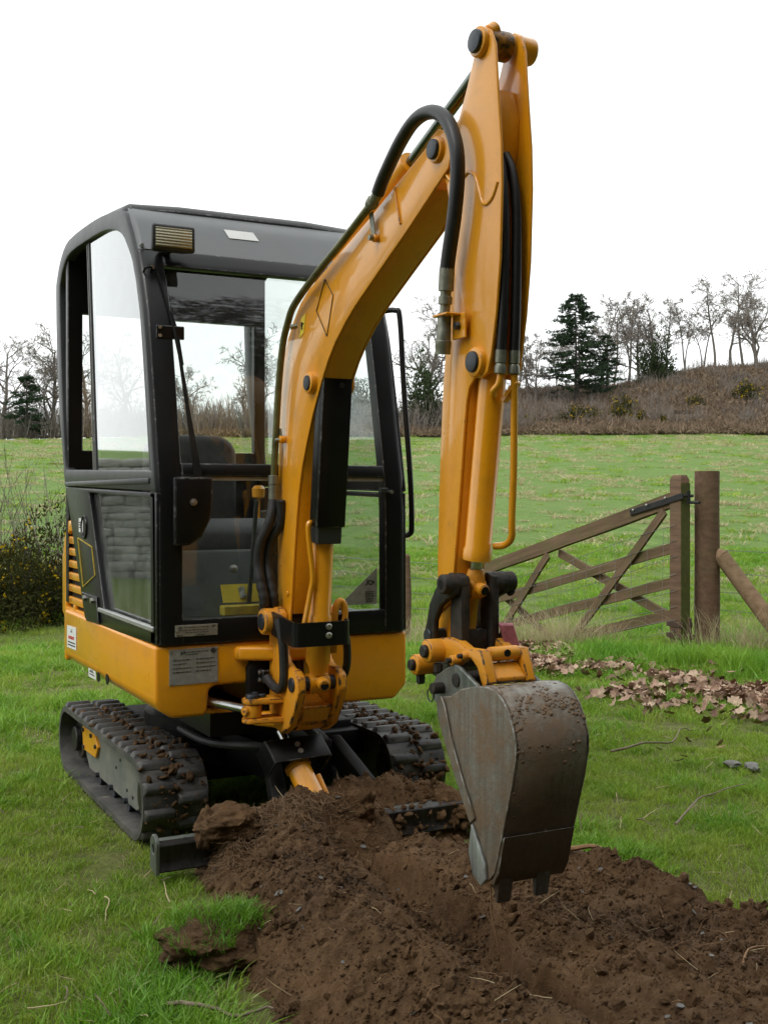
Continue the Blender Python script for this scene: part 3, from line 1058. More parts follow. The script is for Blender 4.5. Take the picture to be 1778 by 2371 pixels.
part('ram_pipe', mb, 'orange_worn', lift)
# guard in front of the rod: a channel
g0, g1 = Vector((0, -.358, 1.085)), Vector((0, -.415, 1.565))
gu = (g1 - g0).normalized()
gf = Vector((0, -gu.z, gu.y))
mb = MB()
mb.obox((g0 + g1) / 2, (.050, 0, 0), (g1 - g0) / 2, gf * .003)
for sx in (-1, 1):
    mb.obox((g0 + g1) / 2 + Vector((sx * .048, 0, 0)) - gf * .028, (.003, 0, 0), (g1 - g0) / 2, gf * .027)
guard = part('rod_guard', mb, 'black_metal', lift, .004, 2, label='long black steel channel guarding the rod')
mb = MB()
a0, a1 = g0 - gu * .055 - gf * .008, g0 + gu * .02 - gf * .008
mb.obox((a0 + a1) / 2, (.043, 0, 0), (a1 - a0) / 2, gf * .004)
for sx in (-1, 1):
    mb.obox((a0 + a1) / 2 + Vector((sx * .041, 0, 0)) - gf * .025, (.003, 0, 0), (a1 - a0) / 2, gf * .024)
part('guard_end', mb, 'grey_metal', lift, .003, 1)
mb = MB()
mb.cyl(g1 - gu * .03 + gf * .002 + Vector((.012, 0, 0)), g1 - gu * .03 + gf * .009 + Vector((.012, 0, 0)), .009, n=10)
part('guard_bolt', mb, 'dark_pin', lift)
# black band round the ram foot
mb = MB()
path = [(-.1, -.13), (-.1, -.305)] + [(-.075 + .025 * math.cos(R(a)), -.305 + .025 * math.sin(R(a))) for a in (210, 240, 270)] + \
       [(.075 + .025 * math.cos(R(a)), -.305 + .025 * math.sin(R(a))) for a in (270, 300, 330)] + [(.1, -.305), (.1, -.19)]
rows_o, rows_i = [], []
for i, (x, y) in enumerate(path):
    nx, ny = (x / .1, -.0) if y > -.31 else (x * 2, (y + .305) / .025)
    L = math.hypot(nx, ny) or 1
    rows_o.append((x - .012, y)); rows_i.append((x - .012 - nx / L * .008, y - ny / L * .008))
zz0 = lambda y: .703 + max(0, (y + .26)) * .16
for i in range(len(path) - 1):
    (xa, ya), (xb, yb), (xc, yc), (xd, yd) = rows_o[i], rows_o[i + 1], rows_i[i + 1], rows_i[i]
    mb.add([(xa, ya, zz0(ya)), (xb, yb, zz0(yb)), (xc, yc, zz0(yc)), (xd, yd, zz0(yd)), (xa, ya, .783 + (ya + .3) * .1), (xb, yb, .783 + (yb + .3) * .1), (xc, yc, .783 + (yc + .3) * .1), (xd, yd, .783 + (yd + .3) * .1)],
           [(0, 1, 5, 4), (2, 3, 7, 6), (4, 5, 6, 7), (3, 2, 1, 0)] + ([(0, 4, 7, 3)] if i == 0 else []) + ([(1, 2, 6, 5)] if i == len(path) - 2 else []))
hg = part('hose_guard', mb, 'black_metal', EX, 0, 2, 40, label='black steel band around the ram foot')
mb = MB()
for zz in (.765, .737):
    mb.lathe((.005, -.3295, zz), (0, -1, 0), [(0, .0105), (.007, .0105), (.009, .008)], 10)
part('guard_bolts', mb, 'bolt', hg)

# ---- boom
back = [(-.045, .765), (-.046, .966), (-.051, 1.246), (-.060, 1.406), (-.077, 1.564), (-.102, 1.654), (-.135, 1.71), (-.18, 1.76), (-.24, 1.812), (-.31, 1.848), (-.50, 1.908), (-.749, 1.985), (-.951, 2.055), (-1.08, 2.098)]
head = [(-1.105, 2.118), (-1.14, 2.128), (-1.178, 2.113), (-1.200, 2.08), (-1.202, 2.045), (-1.19, 2.016)]
fr = [(-.97, 1.902), (-.80, 1.820), (-.647, 1.745), (-.581, 1.706), (-.507, 1.652), (-.456, 1.604), (-.420, 1.560), (-.384, 1.510), (-.337, 1.440), (-.292, 1.357), (-.253, 1.277), (-.224, 1.187), (-.202, 1.071), (-.186, .973), (-.158, .79), (-.150, .74), (-.125, .712), (-.09, .708), (-.06, .725)]
BOOM = back + head + fr
HB = .056
mb = MB()
mb.prism(back[1:] + [(-1.07, 2.085), (-1.10, 1.985)] + fr[:-4], 'x', -HB + .008, HB - .008)
boom = part('boom', mb, 'orange', EX, .004, 2, 30)
for s in (-1, 1):
    mb = MB()
    mb.prism(BOOM, 'x', s * HB - s * .0078, s * HB)
    part('boom_side_plate', mb, 'orange', boom, .003, 2, 30)
def pin(mb, y, z, x, r, out, n=20):
    s = 1 if x > 0 else -1
    mb.lathe((x, y, z), (s, 0, 0), [(0, r), (out * .85, r), (out, r * .92)], n)
for s in (-1, 1):
    mb = MB()
    pin(mb, -1.14, 2.074, s * (HB - .002), .034, .014)
    pin(mb, -.345, 1.545, s * (HB - .002), .035, .022)
    part('pin_boss', mb, 'orange', boom, .002, 1)
    mb = MB()
    pin(mb, -1.14, 2.074, s * (HB + .010), .026, .012)
    pin(mb, -.345, 1.545, s * (HB + .018), .024, .007)
    part('pin_end', mb, 'dark_pin', boom, .002, 1)
mb = MB()                                             # weld strap on the side
mb.bar((-HB - .001, -.905, 2.035), (-HB - .001, -.94, 1.925), .006, .012, (1, 0, 0))
part('weld_strap', mb, 'orange_worn', boom, .002, 1)
mb = MB()
dl = [(-.44, 1.86), (-.50, 1.80), (-.455, 1.68), (-.375, 1.77)]
for a, b in zip(dl, dl[1:] + dl[:1]):
    mb.bar((-HB - .0012, *a), (-HB - .0012, *b), .0008, .0035, (1, 0, 0))
part('diamond_outline', mb, 'label_ink', boom)
wy = MB()
wy.prism([(-.255, 1.765), (-.29, 1.775), (-.275, 1.715), (-.238, 1.70)], 'x', -HB - .002, -HB)
wy = part('warning_triangle', wy, 'label_yellow', boom)
mb = MB()
mb.bar((-HB - .0035, -.262, 1.75), (-HB - .0035, -.266, 1.725), .002, .006, (1, 0, 0))
mb.bar((-HB - .0035, -.255, 1.738), (-HB - .0035, -.275, 1.745), .002, .005, (1, 0, 0))
part('warning_mark', mb, 'label_ink', wy)
mb = MB()
mb.cyl((-HB - .001, -.14, .86), (-HB - .006, -.14, .86), .009, n=14)
mb.cyl((-HB - .001, -.115, 1.375), (-HB - .022, -.115, 1.375), .013, n=14)
mb.cyl((-HB - .001, -.80, 1.915), (-HB - .016, -.80, 1.915), .012, n=14)
part('pipe_boss', mb, 'orange', boom, .003, 1)

# pipe and hose down the left of the boom
XH = -.082
PIPE = [(-.073, 1.17), (-.075, 1.241), (-.085, 1.314), (-.118, 1.544), (-.155, 1.684), (-.20, 1.755), (-.256, 1.806), (-.42, 1.872), (-.60, 1.932), (-.82, 2.010)]
mb = MB()
mb.tube(smooth_path([(XH, *p) for p in PIPE]), .0115, 12)
pipe = part('boom_pipe', mb, 'pipe_green', EX, 0, 2, 60)
mb = MB()
mb.cyl((XH, -.073, 1.225), (XH, -.073, 1.255), .018, n=12)
mb.cyl((XH, -.071, 1.165), (XH, -.073, 1.225), .0165, n=14)
mb.cyl((XH, -.80, 2.003), (XH, -.855, 2.028), .0155, n=14)
mb.cyl((XH, -.805, 2.005), (XH, -.825, 2.014), .019, n=8)
part('pipe_union', mb, 'steel_fitting', pipe, .001, 1)
mb = MB()
mb.bar((-.070, -.785, 1.99), (-.068, -.80, 1.91), .022, .003, (1, 0, 0))
mb.cyl((-.066, -.80, 1.915), (-.085, -.80, 1.915), .009, n=6)
mb.bar((-.072, -.105, 1.41), (-.07, -.115, 1.37), .02, .004, (1, 0, 0))
mb.cyl((-.07, -.112, 1.375), (-.09, -.108, 1.372), .008, n=6)
mb.cyl((-.066, -.24, 1.74), (-.088, -.235, 1.735), .009, n=6)
part('pipe_clip', mb, 'steel_fitting', pipe)
LOOP = [(-.85, 2.028), (-.885, 2.06), (-.94, 2.10), (-.995, 2.135), (-1.06, 2.163), (-1.125, 2.168), (-1.19, 2.150), (-1.245, 2.108), (-1.280, 2.04), (-1.285, 1.965), (-1.268, 1.874), (-1.243, 1.795), (-1.228, 1.745)]
mb = MB()
mb.tube(smooth_path([(XH - .004 * math.sin(i / 12 * math.pi), *p) for i, p in enumerate(LOOP)]), .0185, 14)
part('auxiliary_hose', mb, 'hose', EX, 0, 2, 60)
HS = -.082
mb = MB()
mb.lathe((HS, -1.229, 1.752), (0, .10, -1), [(0, .0195), (.055, .0195), (.057, .014), (.068, .014), (.07, .0175), (.088, .0175), (.09, .013), (.108, .013), (.11, .0175), (.15, .0175), (.152, .0185), (.178, .0185), (.18, .0205), (.196, .0205), (.198, .0195), (.212, .0195)], 14)
cpl = part('hose_coupling', mb, 'steel_fitting', EX, 0, 2, 30)
mb = MB()
mb.box(-.105, -.06, -1.265, -1.195, 1.632, 1.638)
mb.box(-.064, -.058, -1.285, -1.225, 1.575, 1.638)
mb.cyl((-.059, -1.258, 1.607), (-.036, -1.258, 1.607), .014, n=14)
part('coupling_bracket', mb, 'orange', cpl, .002, 1)
mb = MB()
mb.cyl((-.065, -1.258, 1.607), (-.075, -1.256, 1.606), .010, n=6)
part('bracket_nut', mb, 'dark_pin', cpl)
# lower hoses
for dx, r in ((0, .0175), (.036, .016)):
    mb = MB()
    mb.tube(smooth_path([(-.082 + dx * .3, -.073 - dx, 1.17), (-.10 + dx, -.085 - dx * .3, 1.10), (-.125 + dx, -.065, 1.03), (-.13 + dx, -.055, .96), (-.128 + dx, -.07, .90), (-.12 + dx, -.085, .84), (-.115 + dx, -.07, .80)], 7),
            [r + .0015 * math.sin(i * 1.9) * (i > 26) for i in range(43)], 12)
    part('foot_hose', mb, 'hose_dirty', EX, 0, 2, 60)

# ---- dipper ram along the top of the boom
e0, e1 = Vector((0, -1.332, 2.285)), Vector((0, -.42, 1.925))
ed = (e1 - e0).normalized()
mb = MB()
mb.lathe(e0, ed, [(.47, .034), (.50, .036), (.95, .036), (.97, .03)], 20)
dram = part('dipper_ram', mb, 'orange', EX)
mb = MB()
mb.cyl(e0 + ed * .03, e0 + ed * .5, .017, n=16)
part('ram_rod', mb, 'dark_reflect_rod', dram)
mb = MB()
mb.cyl((-.030, e0.y, e0.z), (.030, e0.y, e0.z), .036, n=22)
part('rod_eye', mb, 'greasy', dram, .004, 2)

# ---- dipper arm
HD = .046
web = [(-1.112, .90), (-1.119, 1.021), (-1.131, 1.268), (-1.148, 1.478), (-1.173, 1.633), (-1.190, 1.785), (-1.185, 1.90), (-1.165, 2.0), (-1.19, 2.10), (-1.235, 2.165), (-1.30, 2.19), (-1.352, 2.17), (-1.372, 2.10), (-1.366, 2.02), (-1.338, 1.96), (-1.325, 1.90), (-1.325, 1.62), (-1.300, 1.545), (-1.275, 1.485), (-1.266, 1.434), (-1.253, 1.367), (-1.239, 1.265), (-1.223, 1.146), (-1.204, 1.025), (-1.19, .92), (-1.165, .80), (-1.12, .79), (-1.10, .83)]
mb = MB()
mb.prism(web, 'x', -HD + .008, HD - .008)
dip = part('dipper', mb, 'orange', EX, .004, 2, 40)
ear = [(-1.120, .88), (-1.119, 1.021), (-1.131, 1.268), (-1.148, 1.478), (-1.173, 1.633), (-1.193, 1.785), (-1.190, 1.88), (-1.165, 1.98), (-1.135, 2.02), (-1.125, 2.075), (-1.150, 2.115), (-1.20, 2.118), (-1.225, 2.131), (-1.265, 2.198), (-1.298, 2.265), (-1.300, 2.295), (-1.318, 2.318), (-1.345, 2.320), (-1.372, 2.302), (-1.392, 2.262), (-1.405, 2.126), (-1.417, 2.021), (-1.42, 1.919), (-1.412, 1.746), (-1.395, 1.619), (-1.374, 1.524), (-1.358, 1.484), (-1.330, 1.470), (-1.300, 1.475), (-1.275, 1.455), (-1.262, 1.42), (-1.253, 1.367), (-1.239, 1.265), (-1.223, 1.146), (-1.204, 1.025), (-1.19, .92)]
for s in (-1, 1):
    mb = MB()
    mb.prism(ear, 'x', s * HD - s * .0078, s * HD)
    part('dipper_side_plate', mb, 'orange', dip, .003, 2, 30)
    mb = MB()
    pin(mb, -1.332, 2.285, s * (HD - .002), .037, .016)
    pin(mb, -1.316, 1.512, s * (HD - .002), .037, .016)
    pin(mb, -1.14, 2.074, s * (HD - .002), .032, .010)
    if s > 0:
        pin(mb, -1.332, 2.285, HD + .01, .034, .045)
    part('pin_boss', mb, 'orange', dip, .003, 1)
    mb = MB()
    pin(mb, -1.332, 2.285, s * (HD + .012), .028, .012)
    pin(mb, -1.316, 1.512, s * (HD + .012), .026, .010)
    part('pin_end', mb, 'dark_pin', dip, .002, 1)
# raised casting edge on the left flank
mb = MB()
lip = [(-1.15, 2.025), (-1.19, 1.985), (-1.235, 1.975), (-1.275, 1.985), (-1.305, 1.965), (-1.325, 1.925), (-1.34, 1.895), (-1.36, 1.888), (-1.385, 1.90), (-1.405, 1.93)]
mb.tube(smooth_path([(-HD - .0005, *p) for p in lip], 5), .005, 8)
part('casting_edge', mb, 'orange', dip, 0, 2, 60)
mb = MB()
mb.cyl((-.034, -1.345, 2.306), (-.012, -1.345, 2.322), .018, n=14)
part('grease_boss', mb, 'orange', dip, .003, 1)
# hoses between the side plates
for x, dy in ((-.022, 0), (.010, -.004)):
    mb = MB()
    mb.tube(smooth_path([(x * .6, -1.35, 2.02), (x * .8, -1.378 + dy, 1.97), (x, -1.395 + dy, 1.88), (x, -1.397 + dy, 1.75), (x * 1.05, -1.392 + dy, 1.62), (x * 1.1, -1.385 + dy, 1.53)]), .0125, 12)
    hs_ = part('dipper_hose', mb, 'hose', EX, 0, 2, 60)
    mb = MB()
    mb.lathe((x * 1.1, -1.385 + dy, 1.535), (0, .06, -1), [(0, .0135), (.03, .0135), (.032, .011), (.04, .0145), (.055, .0145), (.057, .010)], 12)
    part('hose_fitting', mb, 'steel_fitting', hs_)
mb = MB()
mb.tube(smooth_path([(.040, -1.33, 2.06), (.060, -1.345, 2.02), (.064, -1.35, 1.95), (.062, -1.345, 1.87), (.05, -1.34, 1.80)]), .0125, 10)
part('dipper_hose', mb, 'hose', EX, 0, 2, 60)

# ---- bucket ram in front of the dipper
b0, b1 = Vector((0, -1.316, 1.512)), Vector((0, -1.226, .955))
bd = (b1 - b0).normalized()
mb = MB()
mb.lathe(b0, bd, [(.02, .030), (.045, .0335), (.46, .0335), (.465, .037), (.492, .037), (.496, .018)], 26)
mb.cyl((-.03, b0.y, b0.z), (.03, b0.y, b0.z), .034, n=20)
br = part('bucket_ram', mb, 'orange', EX, 0, 2, 40)
mb = MB()
mb.cyl(b0 + bd * .49, b1 - bd * .03, .0165, n=16)
part('ram_rod', mb, 'chrome', br)
mb = MB()
mb.lathe(b1 - bd * .05, bd, [(0, .019), (.03, .026), (.05, .026)], 16)
mb.cyl((-.022, b1.y, b1.z), (.022, b1.y, b1.z), .028, n=18)
mb.cyl(b1 + Vector((0, -.02, 0)), b1 + Vector((.002, -.046, -.006)), .016, n=14)
part('rod_eye', mb, 'orange_worn', br, .003, 1)
mb = MB()
mb.cyl(b1 + Vector((0.002, -.0455, -.006)), b1 + Vector((.002, -.048, -.0065)), .011, n=12)
part('boss_hole', mb, 'black_matt', br)
for x, zt in ((-.024, 1.475), (.012, 1.475)):
    mb = MB()
    yb = -1.345
    if x < 0:
        mb.tube(smooth_path([(x, -1.382, 1.478), (x - .002, -1.378, 1.455), (x - .006, -1.36, 1.438), (-.012, -1.335, 1.43)]), .0085, 8)
    else:
        mb.tube(smooth_path([(x, -1.388, 1.478), (.022, -1.372, 1.40), (.034, -1.352, 1.25), (.040, -1.335, 1.13), (.046, -1.325, 1.085), (.044, -1.30, 1.065), (.03, -1.27, 1.06)]), .009, 8)
    part('ram_pipe', mb, 'orange', br, 0, 2, 60)
mb = MB()
mb.bar((.006, -1.352, 1.415), (.022, -1.388, 1.462), .022, .012)
part('pipe_clamp', mb, 'orange', br, .002, 1)

# ---- tipping lever, link and quick hitch
mb = MB()
lev = [(-1.262, .978), (-1.238, .997), (-1.208, .985), (-1.172, .955), (-1.138, .912), (-1.122, .860), (-1.110, .835), (-1.118, .808), (-1.140, .800), (-1.160, .815), (-1.163, .868), (-1.190, .906), (-1.225, .928), (-1.262, .942)]
for s in (-1, 1):
    mb.prism(lev, 'x', s * .082, s * .064)
lever = part('tipping_lever', mb, 'dark_link', EX, .006, 2)
mb = MB()
mb.lathe((-.105, -1.238, .967), (1, 0, 0), [(0, .020), (.003, .025), (.065, .025), (.066, .02)], 20)
part('lever_pin', mb, 'dark_link', lever, .002, 1)
mb = MB()
mb.lathe((.108, -1.238, .967), (-1, 0, 0), [(0, .022), (.004, .027), (.065, .027), (.066, .02)], 20)
mb.cyl((.095, -1.242, .945), (.103, -1.242, .938), .012, n=12)
part('lever_pin', mb, 'dark_link', lever, .002, 1)
mb = MB()
mb.cyl((-.1055, -1.238, .967), (-.102, -1.238, .967), .013, n=14)
part('pin_hole', mb, 'black_matt', lever)
mb = MB()
mb.cyl((-.088, -1.136, .828), (.088, -1.136, .828), .018, n=16)
part('pivot_pin', mb, 'dark_pin', lever, .002, 1)
mb = MB()
for x0, x1 in ((-.060, -.034), (.028, .052)):
    mb.prism([(-1.262, .985), (-1.232, .995), (-1.210, .97), (-1.203, .82), (-1.215, .79), (-1.252, .79), (-1.262, .82)], 'x', x0, x1)
mb.box(-.034, .028, -1.245, -1.215, .80, .85)
part('bucket_link', mb, 'dark_link', EX, .005, 2)
mb = MB()
hm = [(-1.150, .800), (-1.175, .826), (-1.221, .832), (-1.262, .828), (-1.300, .815), (-1.369, .818), (-1.384, .787), (-1.403, .742), (-1.378, .728), (-1.352, .775), (-1.324, .792), (-1.293, .786), (-1.25, .768), (-1.16, .765)]
for x0, x1 in ((-.072, -.044), (.040, .066)):
    mb.prism(hm, 'x', x0, x1)
mb.prism([(-1.345, .760), (-1.395, .742), (-1.398, .752), (-1.36, .785), (-1.345, .78)], 'x', -.0435, .0395)
mb.cyl((-.0435, -1.36, .806), (.0395, -1.36, .806), .017, n=16)
hitch = part('quick_hitch', mb, 'orange_worn', EX, .004, 2)
mb = MB()
mb.cyl((-.001, -1.376, .808), (-.001, -1.3795, .808), .009, n=12)
part('hitch_hole', mb, 'black_matt', hitch)
for (y, z, r, x0, x1) in ((-1.176, .795, .030, -.112, -.05), (-1.098, .750, .027, -.105, -.05), (-1.268, .782, .013, -.095, -.06), (-1.305, .797, .011, -.085, -.06)):
    mb = MB()
    mb.lathe((x0, y, z), (1, 0, 0), [(0, r * .93), (.004, r), (x1 - x0, r)], 20)
    part('hitch_boss', mb, 'orange_worn', hitch, .002, 1)
    mb = MB()
    mb.lathe((x0 - .012, y, z), (1, 0, 0), [(0, r * .45), (.003, r * .55), (.014, r * .55)], 14)
    part('boss_pin', mb, 'dark_link', hitch)
mb = MB()
mb.prism([(-1.08, .775), (-1.10, .785), (-1.19, .80), (-1.19, .75), (-1.13, .718), (-1.09, .725)], 'x', -.055, .055)
part('hitch_body', mb, 'ear_steel', hitch, .004, 2)
mb = MB()
for y, z in ((-1.10, .712), (-1.19, .752)):
    mb.lathe((-.085, y, z + .012), (0, 0, -1), [(0, .012), (.02, .012), (.024, .008)], 8)
part('hitch_bolts', mb, 'dark_link', hitch)
mb = MB()
mb.obox((.074, -1.277, .826), (.0185, -.004, -.0005), (.004, .010, .002), (.0105, -.004, -.0385))
blk = part('red_stop_block', mb, 'red_paint', hitch, .002, 1, label='worn red block on the hitch')
mb = MB()
mb.bar((.06, -1.25, .80), (.075, -1.26, .86), .02, .025)
part('block_arm', mb, 'dark_link', hitch, .003, 1)

# ---- bucket
HW = .102
side = [(-1.279, .697), (-1.33, .722), (-1.395, .738), (-1.445, .744), (-1.475, .741), (-1.505, .728), (-1.530, .704), (-1.550, .672), (-1.563, .635), (-1.563, .600), (-1.548, .538), (-1.520, .453), (-1.499, .387), (-1.478, .325), (-1.455, .300), (-1.43, .285), (-1.400, .300), (-1.385, .345), (-1.377, .417), (-1.328, .488), (-1.271, .571), (-1.228, .645), (-1.222, .668), (-1.240, .690)]
wrap = side[2:14]
mb = MB()
T = .010
ins = []
for i, (y, z) in enumerate(wrap):
    a = Vector(wrap[max(0, i - 1)]); b = Vector(wrap[min(len(wrap) - 1, i + 1)])
    t = (b - a).normalized()
    nrm = Vector((-t.y, t.x))
    if nrm.dot(Vector((-1.40, .55)) - Vector((y, z))) < 0:
        nrm = -nrm
    ins.append((y + nrm.x * T, z + nrm.y * T))
mb.prism(wrap + ins[::-1], 'x', -HW + .002, HW - .002)
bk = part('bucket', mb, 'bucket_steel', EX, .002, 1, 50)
for s in (-1, 1):
    mb = MB()
    mb.prism(side, 'x', s * HW, s * (HW - .011))
    part('bucket_side', mb, 'bucket_side', bk, .003, 2, 40)
    mb = MB()                                            # thick edge strip and side cutter
    mb.prism([(-1.222, .672), (-1.228, .640), (-1.271, .566), (-1.328, .483), (-1.379, .412), (-1.40, .43), (-1.345, .51), (-1.29, .60), (-1.262, .672), (-1.243, .694)], 'x', s * (HW + .0005), s * (HW + .007))
    part('side_stiffener', mb, 'bucket_side', bk, .002, 1)
    mb = MB()
    mb.prism([(-1.388, .415), (-1.376, .345), (-1.395, .297), (-1.43, .280), (-1.452, .300), (-1.448, .335)], 'x', s * (HW + .0005), s * (HW + .009))
    part('side_cutter', mb, 'bare_steel', bk, .003, 2)
mb = MB()
mb.prism([(-1.506, .408), (-1.512, .413), (-1.488, .325), (-1.468, .290), (-1.455, .290), (-1.476, .325)], 'x', -HW + .003, HW - .003)
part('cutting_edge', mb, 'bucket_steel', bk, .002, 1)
for x in (-.068, .038):
    mb = MB()
    mb.add([(x - .021, -1.481, .325), (x + .021, -1.481, .325), (x + .021, -1.448, .325), (x - .021, -1.448, .325),
            (x - .018, -1.466, .246), (x + .018, -1.466, .246), (x + .018, -1.454, .246), (x - .018, -1.454, .246)],
           [(0, 1, 2, 3), (7, 6, 5, 4), (0, 4, 5, 1), (1, 5, 6, 2), (2, 6, 7, 3), (3, 7, 4, 0)])
    part('bucket_tooth', mb, 'tooth_steel', bk, .003, 1)
for s in (-1, 1):
    mb = MB()
    mb.prism([(-1.167, .70), (-1.19, .735), (-1.242, .760), (-1.278, .774), (-1.305, .770), (-1.395, .735), (-1.395, .725), (-1.254, .68), (-1.201, .660), (-1.172, .672)], 'x', s * .092, s * .080)
    er = part('bucket_ear', mb, 'ear_steel', bk, .003, 1)
    mb = MB()
    mb.lathe((s * .093, -1.291, .737), (s, 0, 0), [(-.01, .017), (.003, .017)], 16)
    mb.lathe((s * .093, -1.225, .709), (s, 0, 0), [(-.01, .014), (.03, .014)], 14)
    part('ear_pin', mb, 'dark_link', bk, .001, 1)
mb = MB()
mb.cyl((-.08, -1.185, .705), (.08, -1.185, .705), .016, n=14)
mb.cyl((-.08, -1.31, .745), (.08, -1.31, .745), .016, n=14)
part('ear_crossbar', mb, 'dark_link', bk)
mb = MB()
mb.tube([(-.115, -1.205 + .016 * math.cos(R(a)), .690 + .016 * math.sin(R(a))) for a in range(0, 361, 24)], .0018, 5)
part('pin_clip', mb, 'dark_pin', bk)

# ---- flakes of old yellow paint on the bucket
q = random.Random(4)
mb = MB()
for i in range(16):
    x = q.uniform(-.07, .0); t = q.random()
    y, z = -1.405 - .06 * t, .7405 + .0045 * min(1, t * 1.6)
    w, h = q.uniform(.004, .012), q.uniform(.002, .006)
    mb.add([(x - w, y, z + .0008), (x, y - h, z + .0016), (x + w, y + h * .3, z + .0008), (x, y + h, z + .0006)], [(0, 1, 2, 3)])
o = link('paint_flakes', mb.mesh('paint_flakes', 'yellow_dull', 0, 2, 0), bk)
o['kind'] = 'stuff'

# ---- soil caked on the bucket
def on_wrap(t):
    i = min(len(wrap) - 2, int(t * (len(wrap) - 1)))
    f = t * (len(wrap) - 1) - i
    a, b = Vector(wrap[i]), Vector(wrap[i + 1])
    return a.lerp(b, f), (b - a).normalized()
bpts = []
for i in range(640):
    t = min(max(q.gauss(.36, .13), .03), .98) if i < 520 else q.uniform(.05, .97)
    x = q.uniform(-.095, .097)
    if mnoise.noise(Vector((x * 16, t * 7, 3))) < (-.02 if i < 520 else .2):
        continue
    p, tg = on_wrap(t)
    bpts.append((x, p, tg, .0011 + .0022 * q.random() ** 2))

# ---- mud caked on the tracks
def mud_mesh(name, pts, seed):
    q = random.Random(seed)
    bm = bmesh.new()
    for (x, y, z), k in pts:
        m = Matrix.Translation((x, y, z)) @ Matrix.Rotation(q.uniform(0, 6.28), 4, (q.random(), q.random(), q.random())) @ Matrix.Diagonal((k * q.uniform(.8, 1.6), k * q.uniform(.6, 1.2), k * q.uniform(.35, .8), 1))
        r_ = bmesh.ops.create_icosphere(bm, subdivisions=2, radius=1)
        for v in r_['verts']:
            v.co = m @ (v.co * (1 + .5 * mnoise.noise(v.co * 1.7 + Vector((x * 90, y * 70, k * 900)))))
    me = bpy.data.meshes.new(name)
    bm.to_mesh(me); bm.free()
    me.shade_smooth()
    return me
q = random.Random(77)
for x0, x1, cnt in ((-.485, -.257, 420), (2 * UX + .257, 2 * UX + .485, 520)):
    pts = []
    for i in range(cnt):
        s = q.uniform(-.38, .95)
        (y, z), (ny, nz) = track_point(s % PER, TR + q.uniform(.0, .016))
        u = min(max(q.gauss(.55, .25), .02), .98)
        pts.append(((x0 + (x1 - x0) * u, y, z), .004 + .011 * q.random() ** 2.2))
    MUDS = globals().setdefault('MUDS', [])
    o = link('track_mud', mud_mesh('track_mud', pts, cnt), EX)
    o['kind'] = 'stuff'
    MUDS.append(o)
bm = bmesh.new()
for x, p, tg, k in bpts:
    nn = Vector((0, -tg.y, tg.x))
    m = Matrix(((1, 0, 0, x), (0, tg.x, nn.y, p.x), (0, tg.y, nn.z, p.y), (0, 0, 0, 1)))
    r_ = bmesh.ops.create_icosphere(bm, subdivisions=1, radius=1)
    for v in r_['verts']:
        c_ = v.co * (1 + .5 * mnoise.noise(v.co * 1.6 + Vector((x * 90, p.x * 70, 0))))
        v.co = m @ Vector((c_.x * k * 2.0, c_.y * k * 1.8, c_.z * k * .55))
me = bpy.data.meshes.new('caked_soil'); bm.to_mesh(me); bm.free(); me.shade_smooth()
me.materials.append(M['dry_mud'])
o = link('caked_soil', me, bk); o['kind'] = 'stuff'
pts = [((q.uniform(.05, .70), BLY + q.uniform(-.01, .07), .118 + q.uniform(-.012, .008)), .004 + .012 * q.random() ** 2) for i in range(120)] + \
      [((q.uniform(.08, .70), BLY - q.uniform(.0, .02), q.uniform(.0, .11)), .004 + .013 * q.random() ** 1.6) for i in range(110)]
o = link('blade_mud', mud_mesh('blade_mud', pts, 9), EX)
o['kind'] = 'stuff'
MUDS.append(o)
# ------------------------------------------------------------------ noise and terrain
def vnoise(x, y, seed):
    r = np.random.default_rng(seed)
    N = 256
    tab = r.random((N, N))
    xi, yi = np.floor(x).astype(int), np.floor(y).astype(int)
    fx, fy = x - xi, y - yi
    fx = fx * fx * fx * (fx * (fx * 6 - 15) + 10); fy = fy * fy * fy * (fy * (fy * 6 - 15) + 10)
    a, b = tab[xi % N, yi % N], tab[(xi + 1) % N, yi % N]
    c, d = tab[xi % N, (yi + 1) % N], tab[(xi + 1) % N, (yi + 1) % N]
    return (a + (b - a) * fx) * (1 - fy) + (c + (d - c) * fx) * fy
def fbm(x, y, octv=5, seed=1, gain=.5, lac=2.03):
    x, y = np.asarray(x, float), np.asarray(y, float)
    t, a, n = 0, 1, 0
    for i in range(octv):
        t = t + a * (vnoise(x, y, seed * 31 + i) - .5)
        n += a
        ca, sa = math.cos(.6), math.sin(.6)
        x, y = (x * ca - y * sa) * lac, (x * sa + y * ca) * lac
        a *= gain
    return t / n * 2
def sstep(a, b, x):
    t = np.clip((np.asarray(x, float) - a) / (b - a), 0, 1)
    return t * t * (3 - 2 * t)
def to_sd(x, y):
    dx, dy = np.asarray(x, float) - CAM.x, np.asarray(y, float) - CAM.y
    return dx * RT.x + dy * RT.y, dx * VW.x + dy * VW.y
def terrain_sd(s, D):
    s, D = np.asarray(s, float), np.asarray(D, float)
    z = -.012 + .018 * fbm(s * .9 + 7, D * .9, 3, 3) * sstep(0.5, 2.5, np.hypot(s + .1, D - 4.4))
    z = z - .35 * sstep(8.8, 12.2, D + .25 * np.clip(1.8 - s, -2, 3))
    dd = np.clip(D, 0, 92) - 12
    z = z + .077 * (np.where(dd > 0, dd, 0) + 1.2 * np.exp(-np.abs(dd) / 1.2) * .5)
    z = z + .25 * fbm(s * .05, D * .05, 3, 5) * sstep(14, 40, D)
    bank = 1.0 + 4.7 * sstep(-8, 15, s) + 2.6 * sstep(15, 40, s)
    z = z + bank * sstep(90, 120, D) + .5 * fbm(s * .12, D * .12, 4, 9) * sstep(92, 105, D)
    return z
